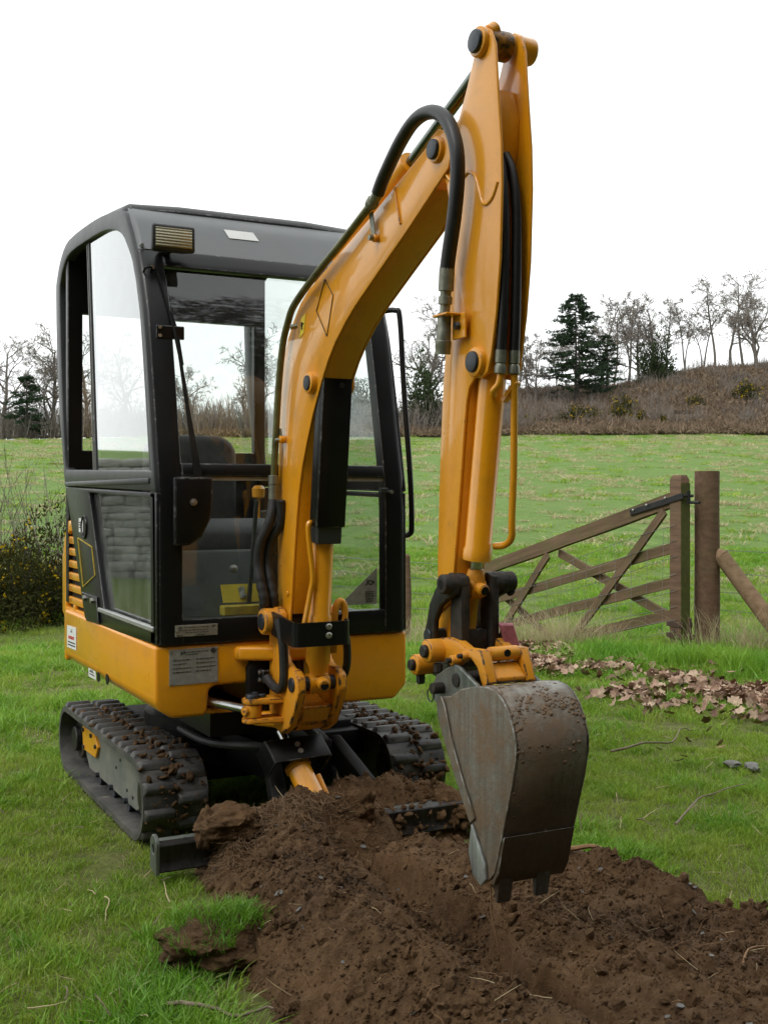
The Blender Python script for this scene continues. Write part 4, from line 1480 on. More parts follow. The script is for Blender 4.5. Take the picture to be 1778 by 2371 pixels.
def gz(x, y):
    return float(terrain_sd(*to_sd(x, y)))
def gsd(s, D, dz=0.):
    return SD(s, D, float(terrain_sd(s, D)) + dz)
def axis_samples(a, b, step, far, k):
    out = list(np.arange(a, b, step)); d = step; x = b
    while x < far:
        out.append(x); d *= k; x += d
    return out + [far]
Ds = sorted([-v for v in axis_samples(2, 6, 1, 60, 1.25)]) + axis_samples(-1.5, 14, .14, 130, 1.045) + [150, 200, 280, 420, 700]
half = axis_samples(0, 5, .16, 500, 1.075)
Ss = sorted([-v for v in half[1:]]) + half
def grid_obj(name, S_, D_, zfun, mat):
    S, D = np.meshgrid(np.array(S_), np.array(D_))
    Zg = zfun(S, D)
    x = CAM.x + S * RT.x + D * VW.x
    y = CAM.y + S * RT.y + D * VW.y
    return np_grid(name, x, y, Zg, mat)
def np_grid(name, x, y, z, mat, keep=None):
    h, w = x.shape
    me = bpy.data.meshes.new(name)
    co = np.stack([x, y, z], -1).reshape(-1, 3)
    i = np.arange(h * w).reshape(h, w)
    q = np.stack([i[:-1, :-1], i[:-1, 1:], i[1:, 1:], i[1:, :-1]], -1).reshape(-1, 4)
    if keep is not None:
        kk = keep.reshape(-1)
        q = q[kk[q].any(1)]
        used = np.unique(q); remap = -np.ones(h * w, int); remap[used] = np.arange(len(used))
        co = co[used]; q = remap[q]
    me.vertices.add(len(co)); me.vertices.foreach_set('co', co.ravel())
    me.loops.add(q.size); me.loops.foreach_set('vertex_index', q.ravel().astype(np.int32))
    me.polygons.add(len(q)); me.polygons.foreach_set('loop_start', np.arange(0, q.size, 4, dtype=np.int32))
    me.update(calc_edges=True)
    me.validate()
    me.shade_smooth()
    me.materials.append(M[mat])
    return link(name, me)

def ground_mat():
    t = NT('field_grass')
    pos = t.n('ShaderNodeNewGeometry').outputs['Position']
    n1 = t.noise(.35, 6, .6, vec=pos)
    n2 = t.noise(2.2, 7, .65, vec=pos)
    n3 = t.noise(14, 6, .7, vec=pos)
    c = t.mix(t.ramp(n2, [(.35, 0.), (.68, 1.)]), (.085, .165, .022), (.155, .255, .055))
    c = t.mix(t.ramp(n1, [(.4, 0.), (.7, .6)]), c, (.15, .22, .06))
    mp = t.n('ShaderNodeMapping')
    mp.inputs['Rotation'].default_value = (0, 0, R(YAW))
    mp.inputs['Scale'].default_value = (3.2, 1.6, 1)
    t.l(pos, mp.inputs['Vector'])
    st = t.ramp(t.noise(1.0, 8, .75, vec=mp.outputs[0]), [(.60, 0.), (.74, .5)])
    c = t.mix(st, c, (.30, .30, .15))
    c = t.mix(t.ramp(n3, [(.45, 0.), (.75, .75)]), c, (.055, .085, .016))
    mp2 = t.n('ShaderNodeMapping')
    mp2.inputs['Rotation'].default_value = (0, 0, R(YAW))
    mp2.inputs['Scale'].default_value = (4.0, 9.0, 1)
    t.l(pos, mp2.inputs['Vector'])
    fl = t.noise(1.0, 3, .8, vec=mp2.outputs[0])
    c = t.mix(t.ramp(fl, [(.58, 0.), (.70, .42)]), c, (.32, .34, .16))
    c = t.mix(t.ramp(fl, [(.32, .7), (.42, 0.)]), c, (.050, .100, .014))
    dv = t.n('ShaderNodeVectorMath', operation='DOT_PRODUCT')
    t.l(pos, dv.inputs[0]); dv.inputs[1].default_value = (VW.x, VW.y, 0)
    D = t.math('SUBTRACT', dv.outputs['Value'], CAM.x * VW.x + CAM.y * VW.y)
    near = t.ramp(t.math('MULTIPLY', D, .02), [(.20, 1.), (.36, 0.)])
    th = t.mix(t.ramp(n3, [(.35, 0.), (.65, 1.)]), (.085, .105, .022), (.16, .18, .045))
    th = t.mix(t.ramp(n2, [(.5, 0.), (.75, .7)]), th, (.12, .095, .055))
    c = t.mix(near, c, th)
    h = t.math('ADD', t.math('MULTIPLY', n2, 1.0), t.math('MULTIPLY', n3, .5))
    M['field_grass'] = t.done(t.bsdf(c, .85, 0, .2, t.bump(h, .8, .12)))
ground_mat()
def turf_mat():
    t = NT('turf_soil')
    n = t.noise(9, 8, .7)
    n2 = t.noise(60, 5, .7)
    c = t.mix(t.ramp(n, [(.4, 0.), (.62, 1.)]), (.035, .065, .012), (.075, .115, .025))
    c = t.mix(t.ramp(n2, [(.5, 0.), (.72, .8)]), c, (.085, .068, .035))
    return c
def hill_mat():
    t = NT('bracken')
    pos = t.n('ShaderNodeNewGeometry').outputs['Position']
    n = t.noise(.35, 8, .7, vec=pos)
    n2 = t.noise(2.5, 8, .75, vec=pos)
    c = t.mix(t.ramp(n, [(.38, 0.), (.62, 1.)]), (.085, .078, .045), (.17, .125, .085))
    c = t.mix(t.ramp(n2, [(.45, 0.), (.7, .9)]), c, (.24, .17, .12))
    c = t.mix(t.ramp(t.noise(.16, 5, .6, vec=pos), [(.44, 0.), (.58, .85)]), c, (.085, .090, .042))
    M['bracken'] = t.done(t.bsdf(c, .95, 0, .1, t.bump(n2, 1., .4)))
hill_mat()
ground = grid_obj('ground', Ss, Ds, terrain_sd, 'field_grass')
tag(ground, 'green grass ground and sloping field', None, None, 'structure')
hill = grid_obj('hillside', list(np.arange(-90, 121, 1.5)), list(np.arange(92.5, 150, 1.25)) + [160, 180, 220, 300],
                lambda s, D: terrain_sd(s, D) + (.45 * sstep(92.5, 94.5, D) + .35 * fbm(s * .5, D * .5, 4, 21) * sstep(93, 96, D)) * sstep(-26, -18, s) - .06 - .5 * (1 - sstep(-26, -18, s)), 'bracken')
tag(hill, 'brown bracken bank rising behind the field', None, None, 'structure')

# ------------------------------------------------------------------ scattering helper (stuff only)
def scatter(name, pts, rots, scl, idx, sources, label, cat):
    c = bpy.data.collections.new(name + '_kinds')
    for k, me in enumerate(sources):
        c.objects.link(bpy.data.objects.new('%s_%02d' % (name, k), me))
    me = bpy.data.meshes.new(name)
    n = len(pts)
    me.vertices.add(n)
    me.vertices.foreach_set('co', np.asarray(pts, np.float32).ravel())
    for nm, typ, key, arr in (('rot', 'FLOAT_VECTOR', 'vector', rots), ('scl', 'FLOAT_VECTOR', 'vector', scl), ('idx', 'INT', 'value', idx)):
        a = me.attributes.new(nm, typ, 'POINT')
        a.data.foreach_set(key, np.ascontiguousarray(arr, np.int32 if typ == 'INT' else np.float32).ravel())
    o = link(name, me)
    ng = bpy.data.node_groups.new(name, 'GeometryNodeTree')
    ng.interface.new_socket('Geometry', in_out='INPUT', socket_type='NodeSocketGeometry')
    ng.interface.new_socket('Geometry', in_out='OUTPUT', socket_type='NodeSocketGeometry')
    N, L = ng.nodes, ng.links
    gi, go = N.new('NodeGroupInput'), N.new('NodeGroupOutput')
    ip = N.new('GeometryNodeInstanceOnPoints')
    ci = N.new('GeometryNodeCollectionInfo')
    ci.inputs['Collection'].default_value = c
    ci.inputs['Separate Children'].default_value = True
    ci.inputs['Reset Children'].default_value = True
    ip.inputs['Pick Instance'].default_value = True
    def attr(nm, typ):
        a = N.new('GeometryNodeInputNamedAttribute')
        a.data_type = typ
        a.inputs['Name'].default_value = nm
        return a.outputs['Attribute']
    L.new(gi.outputs[0], ip.inputs['Points'])
    L.new(ci.outputs[0], ip.inputs['Instance'])
    L.new(attr('idx', 'INT'), ip.inputs['Instance Index'])
    L.new(attr('rot', 'FLOAT_VECTOR'), ip.inputs['Rotation'])
    L.new(attr('scl', 'FLOAT_VECTOR'), ip.inputs['Scale'])
    L.new(ip.outputs[0], go.inputs[0])
    md = o.modifiers.new('scatter', 'NODES')
    md.node_group = ng
    return tag(o, label, cat, None, 'stuff')

# ------------------------------------------------------------------ dug soil
def soil_h(x, y):
    """(mask, height above ground) of the spoil"""
    x, y = np.asarray(x, float), np.asarray(y, float)
    wob = .09 * fbm(x * 3.1, y * 3.1, 4, 12)
    left = np.interp(-y, [-.1, .1, .25, .36, .59, .84, 1.11, 1.27, 2.0, 3.2], [-.25, -.40, -.46, -.47, -.53, -.55, -.64, -.70, -.76, -.80])
    right = np.interp(-y, [-.1, .15, .5, .75, 1.0, 1.2, 1.45, 2.2, 3.2], [.60, .70, .70, .75, .79, .81, .84, .90, .95])
    back = np.interp(x, [-.5, -.35, -.1, .05, .2, .6, .9], [-.18, -.10, -.06, .04, .10, .10, -.1])
    d = np.minimum(np.minimum(x - left, right - x), back - y) + wob
    mask = sstep(-.02, .15, d)
    def blob(cx, cy, rx, ry, h, rot=0):
        c, s = math.cos(R(rot)), math.sin(R(rot))
        u, v = (x - cx) * c + (y - cy) * s, -(x - cx) * s + (y - cy) * c
        return h * np.exp(-((u / rx) ** 2 + (v / ry) ** 2))
    def ridge(pts, w, hs):
        best = np.zeros_like(x)
        for (ax, ay), (bx, by), ha, hb in zip(pts, pts[1:], hs, hs[1:]):
            L2 = (bx - ax) ** 2 + (by - ay) ** 2
            t = np.clip(((x - ax) * (bx - ax) + (y - ay) * (by - ay)) / L2, 0, 1)
            dist = np.hypot(x - ax - t * (bx - ax), y - ay - t * (by - ay))
            best = np.maximum(best, (ha + (hb - ha) * t) * np.exp(-(dist / w) ** 2))
        return best
    h = .018 * np.ones_like(x)
    h = np.maximum(h, ridge([(-.42, -.29), (-.30, -.29), (-.10, -.29), (.14, -.27)], .13, [.14, .205, .235, .20]))
    h = np.maximum(h, ridge([(.10, -.13), (.40, -.12), (.66, -.12)], .115, [.20, .19, .17]))
    h = np.maximum(h, ridge([(-.12, -.30), (-.19, -.55), (-.27, -.85), (-.26, -1.2), (-.18, -1.6), (-.05, -2.3)], .185, [.23, .195, .165, .15, .14, .13]))
    xs = np.interp(-y, [.3, .5, .8, .93, 1.09, 1.35, 1.7, 2.6], [.10, .02, .02, .05, .06, .03, .0, .05]) + .05 * fbm(x * 5, y * 5, 4, 33)
    plat = np.interp(-y, [.40, .52, .8, 1.1, 1.5, 2.2], [.0, .105, .125, .12, .10, .10]) - .10 * np.clip(x - .25, 0, .4)
    h = np.maximum(h, plat * sstep(-.004, .030, x - xs))
    h = np.maximum(h, ridge([(.50, -.62), (.61, -.74), (.67, -1.0), (.69, -1.4), (.72, -2.4)], .14, [.09, .12, .11, .11, .11]))
    h = h - blob(.38, -.36, .20, .085, .075) - blob(.42, -1.08, .12, .06, .06, 35) - blob(.50, -1.40, .2, .09, .05, 30) - blob(.30, -.80, .10, .05, .035, 10)
    n = .050 * fbm(x * 4.3, y * 4.3, 5, 41) + (.014 + .022 * sstep(.0, .5, fbm(x * 3, y * 3, 2, 40))) * fbm(x * 13, y * 13, 4, 43) + .014 * np.abs(fbm(x * 24, y * 24, 3, 44)) + .010 * fbm(x * 60, y * 60, 2, 47)
    h = h + n
    return mask, mask * h - (1 - mask) * .05
st_ = .0078
gx = np.arange(-1.0, 1.5, st_); gy = np.arange(-2.9, .08, st_)
GX, GY = np.meshgrid(gx, gy)
s_, D_ = to_sd(GX, GY)
TZ = terrain_sd(s_, D_)
MK, SH = soil_h(GX, GY)
jx = .006 * fbm(GX * 21, GY * 21, 3, 51); jy = .006 * fbm(GX * 21 + 9, GY * 21, 3, 53)
def soil_mat():
    t = NT('soil')
    pos = t.n('ShaderNodeNewGeometry').outputs['Position']
    n = t.noise(2.6, 7, .65, vec=pos)
    n2 = t.noise(34, 8, .75, vec=pos)
    n3 = t.noise(150, 4, .7, vec=pos)
    c = t.mix(t.ramp(n, [(.35, 0.), (.68, 1.)]), (.042, .022, .010), (.145, .080, .035))
    c = t.mix(t.ramp(n2, [(.40, 0.), (.70, .8)]), c, (.18, .105, .052))
    c = t.mix(t.ramp(n3, [(.60, 0.), (.76, .6)]), c, (.25, .17, .10))
    h = t.math('ADD', t.math('MULTIPLY', n2, 1.0), t.math('MULTIPLY', n3, .45))
    M['soil'] = t.done(t.bsdf(c, .93, 0, .25, t.bump(h, 1.0, .012)))
soil_mat()
for o in MUDS:
    o.data.materials.append(M['soil'])
soil = np_grid('soil_heap', GX + jx, GY + jy, TZ + SH, 'soil', MK > .001)
tag(soil, 'dark brown heap of freshly dug soil', None, None, 'structure')
def soil_z(x, y):
    m, h = soil_h(np.array([x]), np.array([y]))
    return gz(x, y) + float(h[0])

def lump(seed, sub=2, amp=.35, fine=0.):
    bm = bmesh.new()
    bmesh.ops.create_icosphere(bm, subdivisions=sub, radius=1)
    r = random.Random(seed)
    off = Vector((r.uniform(0, 99), r.uniform(0, 99), r.uniform(0, 99)))
    sq = Vector((r.uniform(.8, 1.3), r.uniform(.7, 1.1), r.uniform(.55, .9)))
    for v in bm.verts:
        n = v.co.normalized()
        k = 1 + amp * mnoise.noise(n * 1.4 + off) * 1.6 + amp * .6 * mnoise.noise(n * 3.5 + off) + fine * (abs(mnoise.noise(n * 8 + off)) + .6 * mnoise.noise(n * 17 + off))
        v.co = Vector((n.x * sq.x, n.y * sq.y, n.z * sq.z)) * k
    me = bpy.data.meshes.new('lump')
    bm.to_mesh(me); bm.free()
    me.shade_smooth()
    me.set_sharp_from_angle(angle=R(40 if sub < 4 else 80))
    me.materials.append(M['soil'])
    return me
lumps = [lump(i, 2 if i < 4 else 1, .4) for i in range(7)]
def on_soil(n, seed, edge=.0):
    r = np.random.default_rng(seed)
    out = []
    while len(out) < n:
        x = r.uniform(-1, 1.45, 4 * n); y = r.uniform(-2.7, .05, 4 * n)
        m, h = soil_h(x, y)
        s, D = to_sd(x, y)
        ok = (m > .25) & (r.random(4 * n) < .25 + .75 * np.clip((fbm(x * 5, y * 5, 3, 61) + .4), 0, 1)) & (D > 1.4)
        z = terrain_sd(s, D) + h
        out += [(a, b, c) for a, b, c, k in zip(x, y, z, ok) if k]
    return np.array(out[:n])
nP = 38000
P = on_soil(nP, 5)
sz = .0019 * (rng.random(nP) ** -.44)
sz = np.clip(sz, .0019, .017)
scatter('soil_clods', P + np.stack([np.zeros(nP), np.zeros(nP), sz * .3], -1), rng.uniform(0, 6.28, (nP, 3)), np.stack([sz, sz, sz * .85], -1),
        rng.integers(0, 7, nP), lumps, 'crumbs and clods of brown soil over the heap', 'soil clods')

# roots, straw and slate chips lying in the soil
plain('root', (.23, .125, .055), .8, 0, .3, 50)
plain('fibre', (.17, .105, .056), .85, 0, .35, 50)
plain('straw', (.42, .34, .19), .8, 0, .3, 50)
plain('twig', (.20, .155, .105), .8, 0, .35, 40)
plain('slate', (.115, .11, .10), .6, 0, .35, 50)
plain('dead_leaf', (.30, .185, .115), .75, 0, .35, 40)
def strand(seed, L, r, wig, mat):
    q = random.Random(seed)
    p = Vector((0, 0, 0)); d = Vector((1, 0, .15)).normalized(); pts = [p]
    for i in range(7):
        d = (d + Vector((q.uniform(-1, 1), q.uniform(-1, 1), q.uniform(-.6, .5))) * wig).normalized()
        p = p + d * L / 7
        pts.append(p)
    mb = MB()
    mb.tube(pts, [r * (1 - .08 * i) for i in range(8)], 4)
    return mb.mesh('strand', mat, 0, 2, 80)
def chip(seed, mat, th=.15):
    q = random.Random(seed)
    n = 6
    pl = [((.7 + q.random() * .5) * math.cos(6.28 * i / n), (.5 + q.random() * .4) * math.sin(6.28 * i / n)) for i in range(n)]
    mb = MB(); mb.prism(pl, 'z', 0, th)
    return mb.mesh('chip', mat, 0, 2, 20)
n = 420
P = on_soil(n, 15)
scatter('root_strands', P + np.array([0, 0, .004]), np.stack([rng.uniform(-.5, .5, n), rng.uniform(-.5, .5, n), rng.uniform(0, 6.28, n)], -1), rng.uniform(.5, 1.5, (n, 1)) * np.ones((1, 3)), rng.integers(0, 8, n),
        [strand(i, .055, .0009, .45, 'root') for i in range(5)] + [strand(i, .05, .0008, .2, 'straw') for i in range(5, 8)], 'thin roots and straw sticking out of the soil', 'roots')
n = 150
P = on_soil(n, 16)
scatter('slate_chips', P + np.array([0, 0, .003]), np.stack([rng.uniform(-.6, .6, n), rng.uniform(-.6, .6, n), rng.uniform(0, 6.28, n)], -1), rng.uniform(.004, .013, (n, 1)) * np.ones((1, 3)), rng.integers(0, 4, n),
        [chip(i, 'slate') for i in range(4)], 'small grey stone chips in the soil', 'stone chips')

n = 3000
x = rng.normal(-.27, .14, n); y = rng.normal(-.31, .05, n)
k = (x > -.47) & (x < .12)
x, y = x[k], y[k]; n = len(x)
m_, h_ = soil_h(x, y)
s_, D_ = to_sd(x, y)
scatter('root_fibres', np.stack([x, y, terrain_sd(s_, D_) + h_ + rng.uniform(-.01, .012, n)], -1), np.stack([rng.uniform(-.4, .4, n), rng.uniform(.0, 1.3, n), rng.uniform(3.4, 6.2, n)], -1), rng.uniform(.5, 1.4, (n, 1)) * np.ones((1, 3)), rng.integers(0, 5, n),
        [strand(40 + i, .045, .0012, .5, 'fibre') for i in range(5)], 'matted root fibres hanging over the blade heap', 'roots')

# ------------------------------------------------------------------ grass
def grass_mat(name, a, b, dry, trans=.35):
    t = NT(name)
    oi = t.n('ShaderNodeObjectInfo').outputs['Random']
    pos = t.n('ShaderNodeNewGeometry').outputs['Position']
    patch = t.noise(2.3, 5, .6, vec=pos)
    c = t.mix(oi, a, b)
    c = t.mix(t.ramp(patch, [(.40, 0.), (.66, .85)]), c, dry)
    fine = t.noise(90, 3, .6, vec=pos)
    c = t.mix(t.ramp(fine, [(.50, 0.), (.72, .6)]), c, tuple(x * 1.7 for x in b))
    d = t.n('ShaderNodeBsdfDiffuse'); t.l(c, d.inputs['Color'])
    tl = t.n('ShaderNodeBsdfTranslucent'); t.l(c, tl.inputs['Color'])
    g = t.n('ShaderNodeBsdfGlossy'); g.inputs['Roughness'].default_value = .45
    g.inputs['Color'].default_value = (.8, .8, .8, 1)
    m1 = t.n('ShaderNodeMixShader'); m1.inputs[0].default_value = trans
    t.l(d.outputs[0], m1.inputs[1]); t.l(tl.outputs[0], m1.inputs[2])
    m2 = t.n('ShaderNodeMixShader'); m2.inputs[0].default_value = .035
    t.l(m1.outputs[0], m2.inputs[1]); t.l(g.outputs[0], m2.inputs[2])
    M[name] = t.done(m2)
grass_mat('grass', (.085, .205, .010), (.255, .405, .028), (.33, .40, .060))
grass_mat('grass_lush', (.065, .195, .010), (.185, .39, .030), (.25, .39, .040))
grass_mat('grass_dry', (.40, .34, .19), (.54, .47, .29), (.30, .28, .14))
def tuft(seed, n, rad, hmin, hmax, lean, w, mat, seg=3):
    q = random.Random(seed)
    mb = MB()
    for i in range(n):
        a, rr = q.uniform(0, 6.283), rad * math.sqrt(q.random())
        p = Vector((rr * math.cos(a), rr * math.sin(a), -.004))
        h = q.uniform(hmin, hmax)
        ld = q.uniform(0, 6.283)
        out = Vector((math.cos(ld), math.sin(ld), 0)) * q.uniform(.3, 1) * lean + Vector((math.cos(a), math.sin(a), 0)) * rr / rad * lean * .6
        fa = q.uniform(0, 6.283)
        sd = Vector((math.cos(fa), math.sin(fa), 0)) * w * q.uniform(.6, 1.2)
        vs, k = [], len(mb.v)
        for j in range(seg):
            t = j / seg
            c = p + Vector((0, 0, h)) * (t - .22 * t * t * out.length / max(lean, .01)) + out * h * t * t
            vs += [c - sd * (1 - t * .75), c + sd * (1 - t * .75)]
        vs.append(p + Vector((0, 0, h)) * (1 - .22 * out.length / max(lean, .01)) + out * h)
        fs = [(2 * j, 2 * j + 1, 2 * j + 3, 2 * j + 2) for j in range(seg - 1)] + [(2 * seg - 2, 2 * seg - 1, 2 * seg)]
        mb.add(vs, fs)
    return mb.mesh('tuft', mat, 0, 2, 0, fix=False)
tufts = [tuft(100 + i, 34, .055, .014, .046, 1.0, .0020, 'grass') for i in range(6)] + \
        [tuft(120 + i, 32, .045, .026, .066, 1.0, .0023, 'grass_lush') for i in range(4)] + \
        [tuft(140 + i, 14, .05, .015, .05, 1.4, .0014, 'grass_dry') for i in range(2)]
def grass_points(n, s0, s1, d0, d1, seed, edge=None):
    r = np.random.default_rng(seed)
    s = r.uniform(s0, s1, n); D = r.uniform(d0, d1, n)
    x = CAM.x + s * RT.x + D * VW.x; y = CAM.y + s * RT.y + D * VW.y
    m, h = soil_h(x, y)
    m = np.where((x > -1) & (x < 1.5) & (y > -2.9) & (y < .08), m, np.where((x > -.7) & (x < 1.2) & (y <= -2.9), 1, 0))
    lush = fbm(x * 1.7, y * 1.7, 4, 71)
    thin = fbm(x * 2.9 + 4, y * 2.9, 4, 73)
    track = ((x > -.49) & (x < -.29) | (x > .46) & (x < .66)) & (y > .15) & (y < 1.38)
    keep = (m < .12) & (r.random(n) < np.clip(1.15 + 2.4 * thin, .34, 1)) & ~track
    k = keep
    return x[k], y[k], D[k], terrain_sd(s[k], D[k]), lush[k], r
def grass_layer(name, n, s0, s1, d0, d1, seed, sc, label):
    x, y, D, z, lush, r = grass_points(n, s0, s1, d0, d1, seed)
    m = len(x)
    sc_ = sc * (.75 + .5 * r.random(m)) * (1 + .55 * np.clip(lush, -.6, 1))
    lu = (lush + .25 * r.normal(size=m) > .28)
    idx = np.where(lu, r.integers(6, 10, m), r.integers(0, 6, m))
    idx = np.where(r.random(m) < .07, r.integers(10, 12, m), idx)
    rot = np.stack([r.normal(0, .12, m), r.normal(0, .12, m), r.uniform(0, 6.283, m)], -1)
    hz = sc_ * (.85 + .3 * r.random(m))
    return scatter(name, np.stack([x, y, z], -1), rot, np.stack([sc_, sc_, hz], -1), idx, tufts, label, 'grass')
grass_layer('near_grass', 20000, -2.6, 2.9, 1.7, 5.4, 201, .95, 'short green grass around the excavator and soil')
grass_layer('mid_grass', 14500, -4.2, 5.2, 5.4, 10.5, 202, 1.25, 'green grass between the excavator and the gate')
grass_layer('far_grass', 9000, -7.5, 9.5, 10.5, 20, 203, 1.9, 'rough grass at the near edge of the field')
# tussocks of pale grass out over the field
n = 4200
r = np.random.default_rng(77)
D = 16 + 76 * r.random(n) ** 1.1
s = (r.random(n) - .5) * (D * .9 + 8)
k = (fbm(s * .35, D * .22, 3, 81) > -.45)
s, D = s[k], D[k]
n = len(s)
P = np.stack([CAM.x + s * RT.x + D * VW.x, CAM.y + s * RT.y + D * VW.y, terrain_sd(s, D)], -1)
sc_ = (1.3 + 2.0 * r.random(n)) * (1 + D / 60)
scatter('pale_tussocks', P, np.stack([np.zeros(n), np.zeros(n), r.uniform(0, 6.28, n)], -1), np.stack([sc_ * 1.1, sc_ * 1.1, sc_ * .7], -1), r.integers(0, 6, n),
        [tuft(160 + i, 34, .06, .02, .06, 1.5, .0035, 'grass_dry') for i in range(4)] + [tuft(170 + i, 40, .06, .02, .055, 1.2, .0035, 'grass') for i in range(2)],
        'pale dead tussocks scattered over the green field', 'grass')
# tall lush grass and dry stalks at the gate
def patch(name, spots, sources, label, cat, seed, smin, smax, spread):
    r = np.random.default_rng(seed)
    P, S_, I = [], [], []
    for s, D, k in spots:
        for _ in range(k):
            a, b = s + r.normal(0, spread), D + r.normal(0, spread * .7)
            P.append(tuple(gsd(a, b))); S_.append(r.uniform(smin, smax)); I.append(r.integers(0, len(sources)))
    n = len(P)
    S_ = np.array(S_)[:, None] * np.ones((1, 3))
    return scatter(name, np.array(P), np.stack([r.normal(0, .1, n), r.normal(0, .1, n), r.uniform(0, 6.28, n)], -1), S_, np.array(I), sources, label, cat)
lushL = [tuft(180 + i, 46, .08, .09, .20, .85, .0028, 'grass_lush', 4) for i in range(4)]
dryL = [tuft(190 + i, 16, .09, .14, .42, .7, .0022, 'grass_dry', 4) for i in range(4)]
patch('verge_grass', [(1.55 + .16 * i, 8.35 - .10 * i + .1 * (i % 3), 14) for i in range(15)], lushL, 'long lush grass growing below the gate and post', 'grass', 301, .7, 1.25, .16)
patch('dry_stalks', [(.95, 9.6, 20), (1.25, 9.5, 30), (1.5, 9.3, 26), (1.7, 9.2, 10), (2.45, 8.9, 10), (2.75, 8.8, 16), (3.0, 8.7, 20), (3.3, 8.6, 18), (.2, 10.3, 16), (.45, 10.0, 14), (.7, 9.9, 14)], dryL,
      'pale dry grass stalks along the fence and gate', 'dry grass', 302, .7, 1.2, .13)

# bits of straw and dead stalk lying in the grass
n = 900
r = np.random.default_rng(91)
D = r.uniform(2.2, 8.5, n); s = r.uniform(-.45, .45, n) * D
x = CAM.x + s * RT.x + D * VW.x; y = CAM.y + s * RT.y + D * VW.y
k = (soil_h(x, y)[0] < .1) | (y < -2.9) | (x > 1.4)
k &= fbm(x * 1.9, y * 1.9, 3, 99) > -.05
P = np.stack([x, y, terrain_sd(s, D) + r.uniform(.015, .035, n)], -1)[k]
n = len(P)
scatter('straw_bits', P, np.stack([r.normal(0, .25, n), r.normal(0, .25, n), r.uniform(0, 6.28, n)], -1), r.uniform(.5, 1.6, (n, 1)) * np.ones((1, 3)), r.integers(0, 6, n),
        [strand(60 + i, .06, .0015, .25, 'straw') for i in range(4)] + [strand(66 + i, .05, .002, .4, 'twig') for i in range(2)], 'bits of straw and dead stalk strewn in the grass', 'straw')
# a lifted turf at the edge of the heap
tc = Vector((-.56, -.86, 0))
tc.z = gz(tc.x, tc.y)
tl = lump(91, 5, .25, .12)
turf = thing('turf_clod', 'grassy clod of turf at the left edge of the dug soil', 'turf', tc)
o = link('clod', tl, turf, (0, 0, .045), (0, .1, .4)); o.scale = (.175, .13, .080)
mbt = MB()
q = random.Random(5)
for i in range(44):
    a, rr = q.uniform(0, 6.28), .125 * math.sqrt(q.random())
    src = tufts[6 + i % 4]
    base = Vector((rr * 1.3 * math.cos(a) - .01, rr * math.sin(a), .122 - rr * rr * 3.0))
    rz = q.uniform(0, 6.28); c_, s2 = math.cos(rz) * .8, math.sin(rz) * .8
    mbt.add([base + Vector((v.co.x * c_ - v.co.y * s2, v.co.x * s2 + v.co.y * c_, v.co.z * .8)) for v in src.vertices], [tuple(p.vertices) for p in src.polygons])
o = link('grass_blades', mbt.mesh('grass_blades', 'grass_lush', 0, 2, 0, fix=False), turf)
o['kind'] = 'stuff'
# clods hanging on the blade and between the tracks
for i, (x, y, z, sx) in enumerate(((-.31, -.29, .165, .08), (-.385, -.27, .15, .045), (.11, -.29, .14, .075), (.04, -.27, .16, .06), (-.05, -.20, .14, .07), (.52, -.22, .10, .06))):
    o = link('large_clod', lump(300 + i, 5, .28, .13), None, (x, y, z), (i, i * 2, i))
    o.scale = (sx * 1.2, sx, sx * .85)
    tag(o, ['big root bound clod resting on the left end of the blade', 'small clod at the outer left end of the blade heap', 'crumbly clod right of the orange blade ram', 'soil lump at the foot of the orange blade ram',
            'dark lump of soil left of the blade ram foot', 'earth lump lying at the right end of the blade'][i], 'soil clod')
# ------------------------------------------------------------------ gate, posts and wire
def wood_mat(name, a, b, moss):
    t = NT(name)
    mp = t.n('ShaderNodeMapping')
    mp.inputs['Scale'].default_value = (2.0, 24, 24)
    t.l(t.co(), mp.inputs['Vector'])
    gr = t.noise(1.0, 8, .7, vec=mp.outputs[0])
    n = t.noise(3.2, 7, .7)
    c = t.mix(t.ramp(gr, [(.3, 0.), (.72, 1.)]), a, b)
    c = t.mix(t.ramp(n, [(.45, 0.), (.72, moss)]), c, (.085, .10, .03))
    M[name] = t.done(t.bsdf(c, .85, 0, .25, t.bump(gr, .5, .006)))
wood_mat('gate_wood', (.080, .050, .030), (.20, .130, .080), .7)
wood_mat('post_wood', (.085, .050, .032), (.19, .115, .075), .35)
wood_mat('strut_wood', (.16, .10, .058), (.30, .20, .125), .4)
wood_mat('mossy_wood', (.055, .06, .018), (.115, .115, .035), .9)
plain('iron', (.025, .025, .027), .5, .5, .4, 30)
plain('rust', (.07, .04, .028), .7, .3, .4, 30)
plain('wire', (.20, .205, .19), .6, .4, .3, 20)

